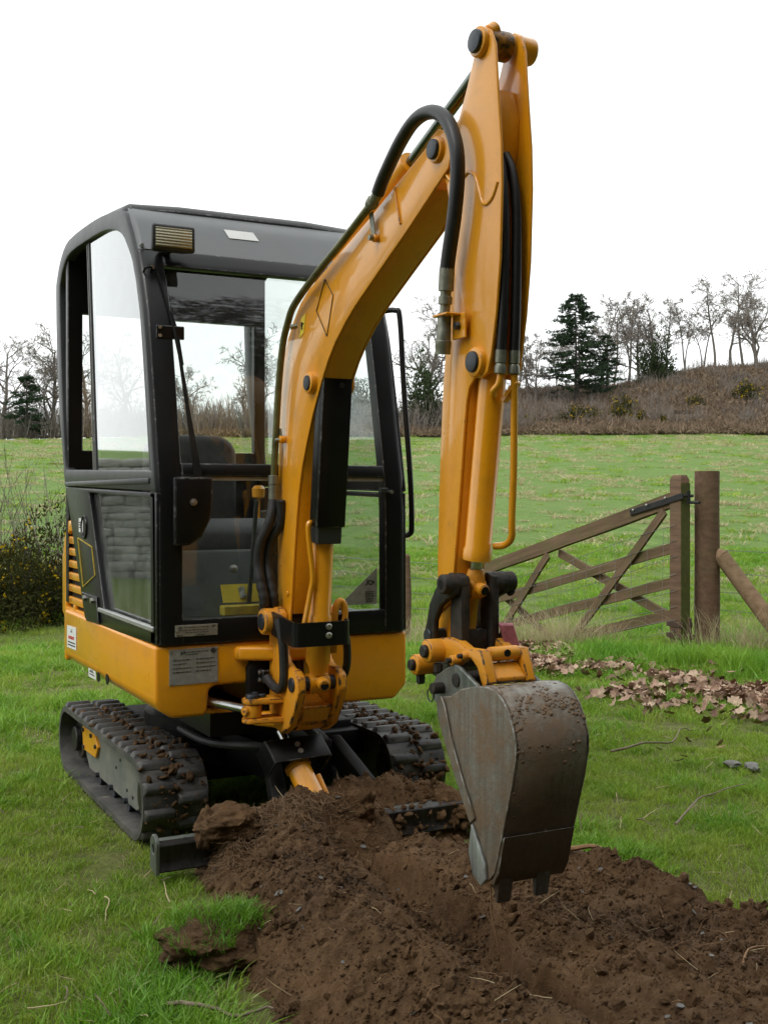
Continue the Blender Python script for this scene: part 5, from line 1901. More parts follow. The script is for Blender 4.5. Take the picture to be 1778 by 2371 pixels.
h0 = gsd(2.31, 9.07)                                    # foot of the heel stile
h1 = SD(1.00, 11.65)
gdir = (h1 - h0); gdir.z = 0
GL = gdir.length
gdir.normalize()
gate = thing('wooden_gate', 'sagging brown wooden five bar gate hung on the round post', 'gate', (h0.x, h0.y, h0.z), math.atan2(gdir.y, gdir.x))
SAG = -.25                                            # drop per metre along the gate
def gbar(name, x0, z0, x1, z1, w, t, yo, mat='gate_wood'):
    """bar along the gate plane; local x runs along the gate from the heel"""
    L = math.hypot(x1 - x0, z1 - z0)
    mb = MB()
    nseg = 8
    rows = []
    for i in range(nseg + 1):
        u = L * i / nseg
        e = .003 * math.sin(i * 2.1 + x0 * 7)
        rows.append([(u, -t / 2, -w / 2 + e), (u, t / 2, -w / 2 + e), (u, t / 2, w / 2 + e * .6), (u, -t / 2, w / 2 + e * .6)])
    mb.sheet(rows, close=True)
    mb.add(rows[0], [(3, 2, 1, 0)]); mb.add(rows[-1], [(0, 1, 2, 3)])
    o = part(name, mb, mat, gate, 0, 2, 30)
    o.location = (x0, yo, z0)
    o.rotation_euler = (0, -math.atan2(z1 - z0, x1 - x0), 0)
    return o
zt = lambda x, z: z + SAG * x
top_ = gbar('top_rail', -.03, zt(0, 1.185), GL, zt(GL, 1.165), .115, .06, 0)
for zz in (.800, .525, .268):
    gbar('rail', -.02, zt(0, zz), GL, zt(GL, zz + .03), .082, .026, .004)
gbar('brace', .10, zt(.1, 1.10), 1.56, zt(1.56, .10), .072, .024, .0361)
gbar('brace', .02, zt(0, .20), 1.62, zt(1.62, 1.08), .072, .024, -.036)
gbar('brace', 1.70, zt(1.7, 1.08), GL - .02, zt(GL, .22), .072, .024, .0361)
gbar('brace', 1.58, zt(1.58, .20), GL - .05, zt(GL, 1.06), .072, .024, -.036)
mb = MB()
mb.add([(-.10, -.045, .03), (.03, -.045, .03), (.03, .045, .03), (-.10, .045, .03), (-.10, -.045, 1.33), (.03, -.045, 1.33), (.03, .045, 1.33), (-.10, .045, 1.33),
        (-.085, -.03, 1.365), (.012, -.03, 1.365), (.012, .03, 1.365), (-.085, .03, 1.365)],
       [(3, 2, 1, 0), (0, 1, 5, 4), (1, 2, 6, 5), (2, 3, 7, 6), (3, 0, 4, 7), (4, 5, 9, 8), (5, 6, 10, 9), (6, 7, 11, 10), (7, 4, 8, 11), (8, 9, 10, 11)])
part('heel_stile', mb, 'post_wood', gate, .006, 2)
mb = MB()
mb.box(-.104, -.1005, -.046, .046, .05, 1.30)
part('moss_face', mb, 'mossy_wood', gate)
mb = MB()
mb.box(GL - .05, GL + .03, -.04, .04, zt(GL, .10), zt(GL, 1.30))
part('head_stile', mb, 'gate_wood', gate, .005, 1)
mb = MB()
mb.bar((-.13, .052, 1.20), (.52, .038, zt(.52, 1.19)), .012, .05)
strap = part('hinge_strap', mb, 'iron', gate, .003, 1)
mb = MB()
mb.tube([(-.128, -.05, 1.20), (-.14, .0, 1.20), (-.128, .05, 1.20)], .012, 8)
mb.cyl((-.14, 0, 1.14), (-.14, 0, 1.24), .014, n=10)
mb.tube([(-.14, 0, 1.15), (-.19, .0, 1.148), (-.26, 0, 1.148)], .012, 8)
part('hinge_hook', mb, 'iron', strap)
for u in (.07, .30, .47):
    mb = MB()
    mb.lathe((u, .053 - .012 * u, 1.20 - .25 * u), (0, 1, 0), [(0, .011), (.008, .010), (.01, .006)], 8)
    part('hinge_bolt', mb, 'bolt', strap)
mb = MB()
for zz in (.10, .19):
    mb.box(-.13, .06, -.055, -.046, zz - .02, zz + .02)
    mb.box(-.13, .06, .046, .055, zz - .02, zz + .02)
mb.cyl((-.15, 0, .04), (-.15, 0, .25), .018, n=10)
mb.box(-.19, -.10, -.03, .03, .08, .12)
mb.cyl((-.03, -.055, .145), (-.03, .055, .145), .014, n=8)
part('bottom_hinge', mb, 'rust', gate, .003, 1)
# stock wire stapled to the gate
for i, zz in enumerate((.96, .83, .70, .57, .45, .33, .22, .12)):
    mb = MB()
    mb.tube([(u, .052, zt(u, zz) + .012 * math.sin(u * 3 + i)) for u in np.linspace(-.06, GL, 12)], .0022, 4)
    part('mesh_wire', mb, 'wire', gate)
for i in range(14):
    u = .10 + i * (GL - .1) / 14
    mb = MB()
    mb.tube([(u + .01 * math.sin(k + i), .053, zt(u, .10 + .87 * k / 5)) for k in range(6)], .0018, 4)
    part('mesh_wire', mb, 'wire', gate)

def round_post(name, label, base, h, r, mat, tilt=(0, 0)):
    t = thing(name, label, 'post', base)
    mb = MB()
    n = 20
    rows = []
    for i in range(9):
        z = -.1 + (h + .1) * i / 8
        rows.append([((r * (1 + .03 * math.sin(3 * a + i) + .02 * math.sin(7 * a))) * math.cos(a) + tilt[0] * z, (r * (1 + .03 * math.cos(2 * a + i * .7))) * math.sin(a) + tilt[1] * z, z) for a in [6.283 * k / n for k in range(n)]])
    mb.sheet(rows, close=True)
    mb.add(rows[-1], [tuple(range(n))])
    o = part('shaft', mb, mat, t, 0, 2, 40)
    mb = MB()
    mb.cyl((tilt[0] * h, tilt[1] * h, h + .0005), (tilt[0] * h, tilt[1] * h, h + .004), r * .93, n=18)
    part('end_grain', mb, 'strut_wood', t)
    return t
gp = gsd(2.565, 9.12)
round_post('gate_post', 'thick round brown post carrying the gate hinges', gp, 1.39, .098, 'post_wood')
# leaning strut
st0, st1 = SD(2.66, 9.05, gp.z + .72), SD(3.10, 8.75, gp.z + .02)
t = thing('post_strut', 'pale round strut leaning against the gate post', 'strut', st1)
mb = MB()
dv = st1 - st0
mb.tube([st0 - st1, (st0 - st1) * .5, Vector((0, 0, 0)), dv * .1], [.062, .064, .066, .066], 16)
mb.tube([st0 - st1, st0 - st1 - dv * .09 + Vector((0, 0, -.01))], [.062, .02], 16)
part('pole', mb, 'strut_wood', t, 0, 2, 50)
# wire fence to the right of the post
fe = thing('wire_fence', 'barbed wire strands running right from the gate post', 'fence', gp)
for i, (z, sag) in enumerate(((.77, .01), (.60, .02), (.44, .015), (.30, .02))):
    mb = MB()
    a, b = Vector((0, 0, z)), SD(7.5, 8.2, gz(*SD(7.5, 8.2).xy) + z - .02) - gp
    pts = [a.lerp(b, k / 24) + Vector((0, 0, -sag * math.sin(math.pi * k / 24) * 6)) for k in range(25)]
    mb.tube(pts, .0028, 5)
    if i == 0:
        for k in range(70):
            p = a.lerp(b, (k + .5) / 70) + Vector((0, 0, -sag * math.sin(math.pi * (k + .5) / 70) * 6))
            e = Vector((rng.uniform(-1, 1), rng.uniform(-1, 1), rng.uniform(-1, 1))).normalized() * .014
            mb.bar(p - e, p + e, .002, .002, (.1, .9, .3))
    part('wire_strand', mb, 'wire', fe)
mb = MB()
b = SD(7.5, 8.2, gz(*SD(7.5, 8.2).xy)) - gp
mb.cyl(b, b + Vector((0, 0, 1.1)), .045, n=12)
part('fence_post', mb, 'post_wood', fe)
# wire fence running left behind the machine
lp = [(.24, 12.05), (-1.4, 13.4), (-3.6, 15.2), (-6.2, 17.4)]
fl = thing('stock_fence', 'low wire fence on thin posts behind the cab', 'fence', gsd(*lp[0]))
fo = fl.location.copy()
for s, D in lp:
    b = gsd(s, D) - fo
    mb = MB()
    mb.tube([b + Vector((0, 0, -.1)), b + Vector((.01, 0, .45)), b + Vector((.0, .01, .86)), b + Vector((0, .01, .88))], [.042, .041, .038, .02], 10)
    part('fence_post', mb, 'post_wood', fl)
for z in (.80, .64, .48, .32, .16):
    for (a, b) in zip(lp, lp[1:]):
        pa, pb = gsd(*a) - fo + Vector((0, 0, z)), gsd(*b) - fo + Vector((0, 0, z))
        mb = MB()
        mb.tube([pa.lerp(pb, k / 8) + Vector((0, 0, -.02 * math.sin(math.pi * k / 8))) for k in range(9)], .0035, 4)
        part('wire_strand', mb, 'wire', fl)
pa, pb = gsd(*lp[0]) - fo, SD(1.00, 11.65, gz(*SD(1.0, 11.65).xy)) - fo
for z in (.80, .64, .48, .32):
    mb = MB()
    mb.tube([pa + Vector((0, 0, z)), (pa + pb) / 2 + Vector((0, 0, z - .01)), pb + Vector((0, 0, z))], .003, 4)
    part('wire_strand', mb, 'wire', fl)

# ------------------------------------------------------------------ fallen leaves and sticks
def leaf(seed):
    q = random.Random(seed)
    n = 7
    L = []
    curl = q.uniform(.15, .5); tw = q.uniform(-.5, .5)
    for i in range(n):
        t = i / (n - 1)
        w = (.06 + .38 * math.sin(math.pi * min(1, t * .95 + .05)) * (.72 + .28 * math.cos(i * math.pi))) if 0 < i < n - 1 else .03
        z = curl * (t - .5) ** 2 * 1.4
        L.append([(t - .5, -w * math.cos(tw * t), z + w * .55 * abs(curl) + w * math.sin(tw * t)), (t - .5, 0, z), (t - .5, w * math.cos(tw * t), z + w * .55 * abs(curl) - w * math.sin(tw * t))])
    mb = MB()
    mb.sheet(L)
    return mb.mesh('leaf', leafm[seed % 3], 0, 2, 60, fix=False)
plain('leaf_pale', (.42, .30, .21), .7, 0, .3, 3)
plain('leaf_pink', (.30, .185, .125), .7, 0, .4, 3)
plain('leaf_brown', (.145, .080, .048), .75, 0, .4, 3)
leafm = ['leaf_pale', 'leaf_pink', 'leaf_brown']
leaves = [leaf(i) for i in range(12)]
def drift(n, seed):
    r = np.random.default_rng(seed)
    out = []
    path = [(.95, 9.1, .16), (1.15, 8.6, .20), (1.25, 7.9, .22), (1.6, 7.25, .22), (1.95, 6.65, .26), (2.4, 6.35, .28), (3.0, 6.1, .32)]
    while len(out) < n:
        k = r.integers(0, len(path) - 1); t = r.random()
        a, b = path[k], path[k + 1]
        w = a[2] + (b[2] - a[2]) * t
        s = a[0] + (b[0] - a[0]) * t + r.normal(0, w); D = a[1] + (b[1] - a[1]) * t + r.normal(0, w * .75)
        if r.random() < np.clip(.55 + 2.2 * float(fbm(s * 2.2, D * 2.2, 3, 91)), .03, 1):
            out.append((s, D))
    return out
dp = drift(3200, 11)
P = np.array([tuple(gsd(s, D, .022 + .03 * rng.random())) for s, D in dp])
n = len(P)
sc_ = rng.uniform(.05, .085, n)
scatter('leaf_litter', P, np.stack([rng.normal(0, .55, n), rng.normal(0, .55, n), rng.uniform(0, 6.28, n)], -1), sc_[:, None] * np.ones((1, 3)), rng.integers(0, 12, n), leaves,
        'drift of brown fallen leaves on the grass before the gate', 'fallen leaves')
r = np.random.default_rng(33)
for i in range(110):
    if i < 80:
        s, D = dp[i]; s += r.normal(0, .30); D += r.normal(0, .30)
    else:
        s, D = r.uniform(1.2, 2.8), r.uniform(4.6, 6.9)
    p = gsd(s, D, .035 + .02 * r.random())
    o = link('fallen_leaf', leaves[i % 12], None, p, (r.normal(0, .5), r.normal(0, .5), r.uniform(0, 6.28)))
    k = r.uniform(.045, .08)
    o.scale = (k, k, k)
    tag(o, 'single curled brown leaf lying loose on the grass', 'leaf', 'loose fallen leaves on the grass')
def stick(label, pts, r0, mat='twig', dz=.012):
    P = [gsd(s, D) for s, D in pts]
    o0 = P[0]
    t = thing('stick', label, 'stick', o0)
    mb = MB()
    q = random.Random(label)
    path = smooth_path([p - o0 + Vector((0, 0, dz + .02 * (i % 2))) for i, p in enumerate(P)], 4)
    mb.tube([p + Vector((q.uniform(-1, 1), q.uniform(-1, 1), q.uniform(-1, 1))) * .004 for p in path], [r0 * (1 - .6 * i / len(path)) for i in range(len(path))], 6)
    part('stem', mb, mat, t, 0, 2, 60)
stick('thin pale curved stick lying on grass right of the bucket', [(1.03, 5.22), (1.2, 5.30), (1.36, 5.42), (1.45, 5.62), (1.53, 5.72)], .006, dz=.03)
stick('long thin bleached stick on grass at the right edge', [(1.02, 4.02), (1.12, 4.18), (1.22, 4.40), (1.42, 4.52)], .0045, 'twig', .045)
stick('short pale twig lying at the bottom left grass edge', [(-.50, 2.64), (-.42, 2.60), (-.33, 2.585), (-.25, 2.58)], .006, 'twig', .03)
stick('small straw coloured twig on grass left of the turf clod', [(-.80, 3.28), (-.765, 3.2), (-.755, 3.1)], .0025, 'straw', .05)
# roots hanging from the bucket and lying on the spoil
def root(label, pts, r0):
    t = thing('root', label, 'root', pts[0])
    mb = MB()
    q = [Vector(p) - Vector(pts[0]) for p in pts]
    mb.tube(smooth_path(q, 5), [r0 * (1 - .7 * i / (5 * (len(pts) - 1))) for i in range(5 * (len(pts) - 1) + 1)], 6)
    part('strand', mb, 'root', t, 0, 2, 60)
root('thin reddish root hanging in a fork below the bucket lip', [(-.085, -1.44, .285), (-.07, -1.445, .25), (-.055, -1.46, .20), (-.05, -1.45, .17), (-.04, -1.46, .14)], .0028)
root('fine straight root dangling left below the bucket', [(-.088, -1.44, .285), (-.086, -1.44, .22), (-.08, -1.45, .16), (-.072, -1.45, .12)], .0022)
zz = soil_z(.62, -.83)
root('thick brown root lying on the mound right of the bucket', [(.50, -.80, soil_z(.50, -.80) + .004), (.58, -.84, soil_z(.58, -.84) + .014), (.66, -.90, soil_z(.66, -.90) + .012), (.74, -.97, soil_z(.74, -.97) + .002)], .011)
root('curved pale root at the bottom right of the soil', [(.44, -1.70, soil_z(.44, -1.70)), (.50, -1.66, soil_z(.50, -1.66) + .03), (.57, -1.66, soil_z(.57, -1.66) + .02), (.60, -1.70, soil_z(.6, -1.7))], .004)
for i, (s, D, k) in enumerate(((1.53, 5.05, .035), (1.60, 5.0, .03))):
    o = link('stone', lump(70 + i, 2, .3), None, gsd(s, D, .02), (0, 0, i))
    o.scale = (k * 1.3, k, k * .6)
    o.data.materials.clear(); o.data.materials.append(M['slate'])
    tag(o, ['grey stone half sunk in grass at the right edge', 'smaller grey stone right beside the half sunk one'][i], 'stone')
# ------------------------------------------------------------------ trees and bushes
plain('bark', (.12, .105, .090), .9, 0, .35, 6)
plain('twigs', (.165, .140, .120), .9, 0, .3, 6)
plain('bark_dark', (.05, .045, .036), .9, 0, .35, 6)
def leaf_mat(name, a, b):
    t = NT(name)
    pos = t.n('ShaderNodeNewGeometry').outputs['Position']
    c = t.mix(t.ramp(t.noise(5, 4, .7, vec=pos), [(.35, 0.), (.68, 1.)]), a, b)
    d = t.n('ShaderNodeBsdfDiffuse'); t.l(c, d.inputs['Color'])
    tl = t.n('ShaderNodeBsdfTranslucent'); t.l(c, tl.inputs['Color'])
    m = t.n('ShaderNodeMixShader'); m.inputs[0].default_value = .2
    t.l(d.outputs[0], m.inputs[1]); t.l(tl.outputs[0], m.inputs[2])
    M[name] = t.done(m)
leaf_mat('needles', (.026, .046, .028), (.055, .085, .045))
leaf_mat('gorse_green', (.032, .036, .012), (.075, .075, .026))
leaf_mat('evergreen', (.030, .045, .022), (.065, .085, .040))
leaf_mat('gorse_flower', (.42, .27, .010), (.58, .40, .015))
leaf_mat('scrub', (.09, .072, .052), (.15, .12, .085))
def gen_tree(seed, H, r0, bare=.35, spread=.9, lim=8, sub=(6, 5, 5), up=.35, lean=0., twigL=.42, forks=0):
    q = random.Random(seed)
    thick, thin = MB(), MB()
    def grow(p, d, L, r, lev, nseg, wig, upw):
        pts, rs = [p], [r]
        for i in range(nseg):
            d = (d + Vector((q.gauss(0, wig), q.gauss(0, wig), q.gauss(0, wig) + upw))).normalized()
            p = p + d * L / nseg
            pts.append(p); rs.append(r * (1 - .72 * (i + 1) / nseg))
        (thick if lev < 2 else thin).tube(pts, rs, 7 if lev == 0 else (5 if lev == 1 else 3), cap=False)
        return pts, rs
    def kids(pts, rs, lev, t0, cnt, L, ang):
        n = len(pts) - 1
        for k in range(cnt):
            t = t0 + (1 - t0) * (k + q.random()) / cnt
            i = min(n - 1, int(t * n))
            p = pts[i].lerp(pts[i + 1], t * n - i)
            d = (pts[i + 1] - pts[i]).normalized()
            a = q.uniform(0, 6.283)
            o = d.orthogonal().normalized()
            o = (o * math.cos(a) + d.cross(o) * math.sin(a))
            nd = (d * math.cos(ang) + o * math.sin(ang)).normalized()
            ll = L * (1.15 - .6 * t) * q.uniform(.7, 1.25)
            rr = max(rs[i] * .62, .022)
            if lev >= len(sub) + 1:
                p2 = p + nd * ll * .6; p3 = p2 + (nd + Vector((q.gauss(0, .25), q.gauss(0, .25), .1))).normalized() * ll * .5
                thin.tube([p, p2, p3], [.020, .016, .011], 3, cap=False)
                continue
            pp, rr2 = grow(p, nd, ll, min(rr, .9 * r0 / (1.6 ** lev)), lev, 5 if lev < 3 else 4, .20 + .05 * lev, .05 * up)
            kids(pp, rr2, lev + 1, .22, sub[lev - 1] if lev - 1 < len(sub) else 4, ll * (.55 if lev < 3 else twigL), R(q.uniform(30, 55)))
    stems = [(Vector((0, 0, -.3)), Vector((lean, q.uniform(-.05, .05), 1)).normalized(), H * .92, r0)]
    for f in range(forks):
        stems.append((Vector((q.uniform(-.4, .4), q.uniform(-.3, .3), -.3)), Vector((q.uniform(-.16, .16), q.uniform(-.1, .1), 1)).normalized(), H * q.uniform(.7, .95), r0 * .8))
    for p, d, L, r in stems:
        pts, rs = grow(p, d, L, r, 0, 9, .07, .03)
        kids(pts, rs, 1, bare, lim, H * .36 * spread, R(q.uniform(38, 58)))
    return thick.mesh('trunk', 'bark', 0, 2, 60, fix=False), thin.mesh('crown', 'twigs', 0, 2, 60, fix=False)
kinds = {
    'round': gen_tree(1, 10, .24, .20, 1.25, 13, (7, 6, 5), .5),
    'tall': gen_tree(2, 11, .17, .45, .85, 10, (6, 5, 5), .8, .03),
    'open': gen_tree(3, 10.5, .22, .38, 1.10, 11, (7, 5, 5), .6, .06),
    'slim': gen_tree(4, 11, .13, .50, .65, 9, (6, 5, 5), .9, -.03, .42, 1),
    'birch': gen_tree(5, 8.5, .11, .25, .65, 9, (6, 5, 4), .5, .05, .45, 3),
    'broad': gen_tree(6, 10.5, .28, .16, 1.35, 14, (7, 6, 5), .45, -.04),
}
def tree(kind, s, D, scale, rz, label, group, zs=1.0, dz=0.):
    t = thing('bare_tree', label, 'tree', gsd(s, D, dz), rz, group)
    t.scale = (scale, scale, scale * zs)
    for nm, me in zip(('trunk', 'crown'), kinds[kind]):
        link(nm, me, t)
def px(x, D):
    return (x - 889) / 2655.7 * D
G1, G2, G3 = 'bare trees along the ridge', 'bare trees beyond the left field edge', 'bare trees seen behind the cab and boom'
tree('open', px(1392, 114), 114, .93, .3, 'bare tree close against the right of the dark conifer', G1)
tree('slim', px(1452, 116), 116, 1.02, 1.1, 'tallest thin bare tree right of the dark conifer', G1)
tree('open', px(1512, 116), 116, .88, 2.2, 'bare tree with open fan crown above the ivy bush', G1)
tree('slim', px(1588, 117), 117, .80, 3.9, 'slender twin stemmed bare tree in the gap of the ridge', G1)
tree('tall', px(1655, 117), 117, .92, .6, 'bare tree with high crown second from the right edge', G1)
tree('broad', px(1752, 113), 113, .86, 4.4, 'large spreading bare tree at the right edge of the ridge', G1)
tree('tall', px(1420, 121), 121, .85, 5.2, 'bare trunk half hidden between conifer and thin tree', G1)
tree('tall', px(1545, 122), 122, .80, 2.9, 'thin bare tree behind the ivy bush on the ridge', G1)
tree('open', px(1690, 123), 123, .85, 5.9, 'bare tree between the high crowned and the edge tree', G1)
tree('slim', px(1625, 124), 124, .86, .2, 'faint slim bare tree standing back on the ridge', G1)
tree('tall', px(1720, 120), 120, .95, 1.9, 'tall bare tree partly behind the spreading edge tree', G1)
tree('round', px(1340, 124), 124, .80, 1.9, 'bare crown showing behind the tall conifer', G1)
tree('round', px(1478, 122), 122, .78, 4.9, 'bare crown between thin tree and open fan tree', G1)
tree('birch', px(1235, 108), 108, .90, 2.0, 'pale many stemmed bare birch left of the conifer', G1)
tree('birch', px(1195, 112), 112, .80, 4.0, 'smaller bare birch just right of the dipper arm', G1)
tree('slim', px(1285, 118), 118, .62, 1.0, 'short thin bare tree behind the conifer', G1)
tree('broad', px(985, 101), 101, .93, 1.7, 'wide bare tree between the grab handle and dipper', G3)
tree('round', px(560, 99), 99, .88, .4, 'large bare tree seen through the rear cab window', G3)
tree('round', px(455, 103), 103, .62, 3.0, 'small bare tree seen left through the windscreen', G3)
tree('broad', px(300, 98), 98, .80, 5.0, 'bare tree seen through the sliding side window', G3)
tree('round', px(205, 97), 97, .88, 2.6, 'bare tree seen through the open rear part of side window', G3)
tree('broad', px(118, 97), 97, .80, .9, 'bare tree just left of the cab rear edge', G2)
tree('round', px(5, 95), 95, .86, 2.1, 'large bare tree cut by the left picture edge', G2)
tree('round', px(700, 102), 102, .6, 5.5, 'small bare tree behind the boom', G3)

def conifer(seed, H, Wd, nb, mat='needles', top=.0):
    q = random.Random(seed)
    tr_, cr = MB(), MB()
    tr_.tube([(0, 0, -.3), (.05, 0, H * .5), (0, .02, H * .98)], [.17, .10, .02], 8, cap=False)
    for b in range(nb):
        t = q.random() ** .85
        z = H * (.16 + .83 * t)
        L = Wd * (1.04 - t) ** .75 * q.uniform(.45, 1.12) + .25
        a = q.uniform(0, 6.283)
        droop = q.uniform(-.02, .28)
        d = Vector((math.cos(a), math.sin(a), 0))
        pts = [Vector((0, 0, z)) + d * L * k / 5 + Vector((0, 0, -droop * L * (k / 5) ** 1.3 + .10 * L * (k / 5) ** 3)) for k in range(6)]
        tr_.tube(pts, [.035, .03, .024, .018, .012, .006], 4, cap=False)
        for k in range(int(18 + L * 20)):
            u = q.uniform(.25, 1.0)
            i = min(4, int(u * 5))
            p = pts[i].lerp(pts[i + 1], u * 5 - i) + Vector((q.gauss(0, .10), q.gauss(0, .10), q.gauss(-.03, .07)))
            dd = (d + Vector((q.gauss(0, .7), q.gauss(0, .7), q.gauss(-.15, .35)))).normalized() * q.uniform(.16, .36)
            w = dd.cross(Vector((q.gauss(0, 1), q.gauss(0, 1), q.gauss(0, 1)))).normalized() * q.uniform(.03, .07)
            cr.add([p - w, p + w, p + dd], [(0, 1, 2)])
            cr.add([p - w * .4 + dd * .3, p + dd * .5 + w * 2.2, p + dd * .85], [(0, 1, 2)])
    return tr_.mesh('trunk', 'bark_dark', 0, 2, 60, fix=False), cr.mesh('crown', mat, 0, 2, 0, fix=False)
def put(name, label, cat, parts, loc, scale=(1, 1, 1), rz=0, group=None):
    t = thing(name, label, cat, loc, rz, group)
    t.scale = scale
    for nm, me in parts:
        link(nm, me, t)
    return t
c1 = conifer(3, 11.2, 4.7, 190)
put('conifer', 'tall dark green conifer standing on the bank', 'tree', list(zip(('trunk', 'crown'), c1)), gsd(px(1332, 108), 108, -.3))
put('conifer', 'slim dark conifer behind the right side of the tall one', 'tree', list(zip(('trunk', 'crown'), conifer(8, 8.5, 2.2, 80))), gsd(px(1405, 111), 111), (1, 1, .75))
put('conifer', 'small dark pine at the left edge of the field', 'tree', list(zip(('trunk', 'crown'), conifer(12, 5.2, 2.0, 60))), gsd(px(62, 93), 93))

def bush(seed, rx, ry, h, n, ls, mat, flower=0, stems=14, lumpy=.35):
    """dense bush: short spiky leaf faces through an uneven volume"""
    q = random.Random(seed)
    st, lf, fl = MB(), MB(), MB()
    off = Vector((q.uniform(0, 50), q.uniform(0, 50), 0))
    for i in range(stems):
        a = q.uniform(0, 6.283); u = q.random()
        e = Vector((rx * u * math.cos(a), ry * u * math.sin(a), h * q.uniform(.5, .95)))
        st.tube([Vector((e.x * .2, e.y * .2, -.05)), e * .55 + Vector((0, 0, .05 * h)), e], [ls * .35, ls * .25, ls * .1], 4, cap=False)
    for i in range(n):
        v = Vector((q.gauss(0, 1), q.gauss(0, 1), abs(q.gauss(0, 1)))).normalized()
        k = 1 + lumpy * 2.2 * mnoise.noise(v * 2.3 + off)
        rad = k * (q.random() ** .30)
        p = Vector((v.x * rx * rad, v.y * ry * rad, v.z * h * rad))
        dd = (v + Vector((q.gauss(0, .6), q.gauss(0, .6), q.gauss(.2, .6)))).normalized() * ls * q.uniform(.6, 1.4)
        w = dd.cross(Vector((q.gauss(0, 1), q.gauss(0, 1), q.gauss(0, 1)))).normalized() * ls * q.uniform(.12, .3)
        lf.add([p - w, p + w, p + dd], [(0, 1, 2)])
        if flower and rad > .72 * k and q.random() < flower * (1.8 if mnoise.noise(p * (2.2 / max(rx, .3)) + off * 2) > .12 else .12):
            for _ in range(3):
                c = p + dd * q.uniform(.4, 1) + Vector((q.gauss(0, 1), q.gauss(0, 1), q.gauss(0, 1))) * ls * .25
                e1 = Vector((q.gauss(0, 1), q.gauss(0, 1), q.gauss(0, 1))).normalized() * ls * .34
                e2 = e1.cross(Vector((q.gauss(0, 1), q.gauss(0, 1), q.gauss(0, 1)))).normalized() * ls * .30
                fl.add([c - e1, c + e2, c + e1, c - e2], [(0, 1, 2, 3)])
    out = [('stems', st.mesh('stems', 'bark_dark', 0, 2, 60, fix=False)), ('foliage', lf.mesh('foliage', mat, 0, 2, 0, fix=False))]
    if flower:
        out.append(('flowers', fl.mesh('flowers', 'gorse_flower', 0, 2, 0, fix=False)))
    return out
GB = bush(21, 1.25, .95, 1.02, 19000, .055, 'gorse_green', .03, 30)
put('gorse_bush', 'dark gorse bush with yellow flowers left of the excavator', 'bush', GB, gsd(-4.2, 13.2, -.05), (1.05, 1, 1))
def thicket(seed, n, h, w, r):
    q = random.Random(seed)
    mb = MB()
    for i in range(n):
        b = Vector((q.gauss(0, w * .35), q.gauss(0, w * .25), 0))
        d = Vector((q.gauss(0, .22), q.gauss(0, .22), 1)).normalized()
        L = h * q.uniform(.5, 1.05)
        pts = [b]
        for k in range(4):
            d = (d + Vector((q.gauss(0, .12), q.gauss(0, .12), .03))).normalized()
            pts.append(pts[-1] + d * L / 4)
        mb.tube(pts, [r, r * .85, r * .65, r * .45, r * .25], 3, cap=False)
        for k in range(7):
            u = q.uniform(.25, 1); j = min(3, int(u * 4))
            p = pts[j].lerp(pts[j + 1], u * 4 - j)
            e = (d + Vector((q.gauss(0, .6), q.gauss(0, .6), q.gauss(.1, .3)))).normalized() * L * q.uniform(.1, .25)
            mb.tube([p, p + e * .6, p + e], [r * .5, r * .35, r * .2], 3, cap=False)
    return mb.mesh('stems', 'twigs', 0, 2, 60, fix=False)
t = put('bare_shrub', 'thin leafless shrub rising behind the left gorse bush', 'bush', [('stems', thicket(4, 85, 2.0, 2.4, .007))], gsd(-4.1, 14.0))
for i, (x, D, k, lab) in enumerate(((1345, 98, 1.0, 'wide gorse bush flowering yellow below the conifer'), (1435, 99, .85, 'gorse bush with yellow top right of the conifer foot'), (1478, 98, .7, 'small yellow gorse beside the one below the conifer'),
                                   (1532, 97, .55, 'tiny gorse with yellow spikes low on the bank'), (1222, 97, .6, 'small gorse right of the bucket ram pipe'), (1615, 103, .8, 'dull gorse patch on the bank under the tall tree'), (1725, 104, 1.2, 'gorse thicket under the right edge tree'),
                                   (1440, 101, .8, 'tall narrow gorse behind the conifer foot'))):
    if i == 0:
        hb = [bush(31 + j, 1.5, 1.0, 1.3, 2600, .17, 'gorse_green', .085, 8) for j in range(2)]
    put('gorse_bush', lab, 'bush', hb[i % 2], gsd(px(x, D), D, .35), (k * (1.6 if i == 0 else 1), k, k * (1.6 if i == 7 else 1)), i * 1.3, 'gorse bushes on the bank')
hol = bush(41, 1.6, 1.4, 3.4, 4200, .30, 'evergreen', 0, 8, .5)
put('ivy_bush', 'dark evergreen bush under the open crowned ridge tree', 'bush', hol, gsd(px(1522, 114), 114), (1.25, 1.2, 1.15))
put('evergreen_bush', 'dark evergreen bush between the grab handle and dipper', 'bush', hol, gsd(px(980, 97), 97, .2), (1.25, 1, 1.3), 2.0)
put('evergreen_bush', 'dark bush standing on the field edge behind the boom', 'bush', hol, gsd(px(815, 99), 99, .2), (.8, 1, 1.2), 4.0)
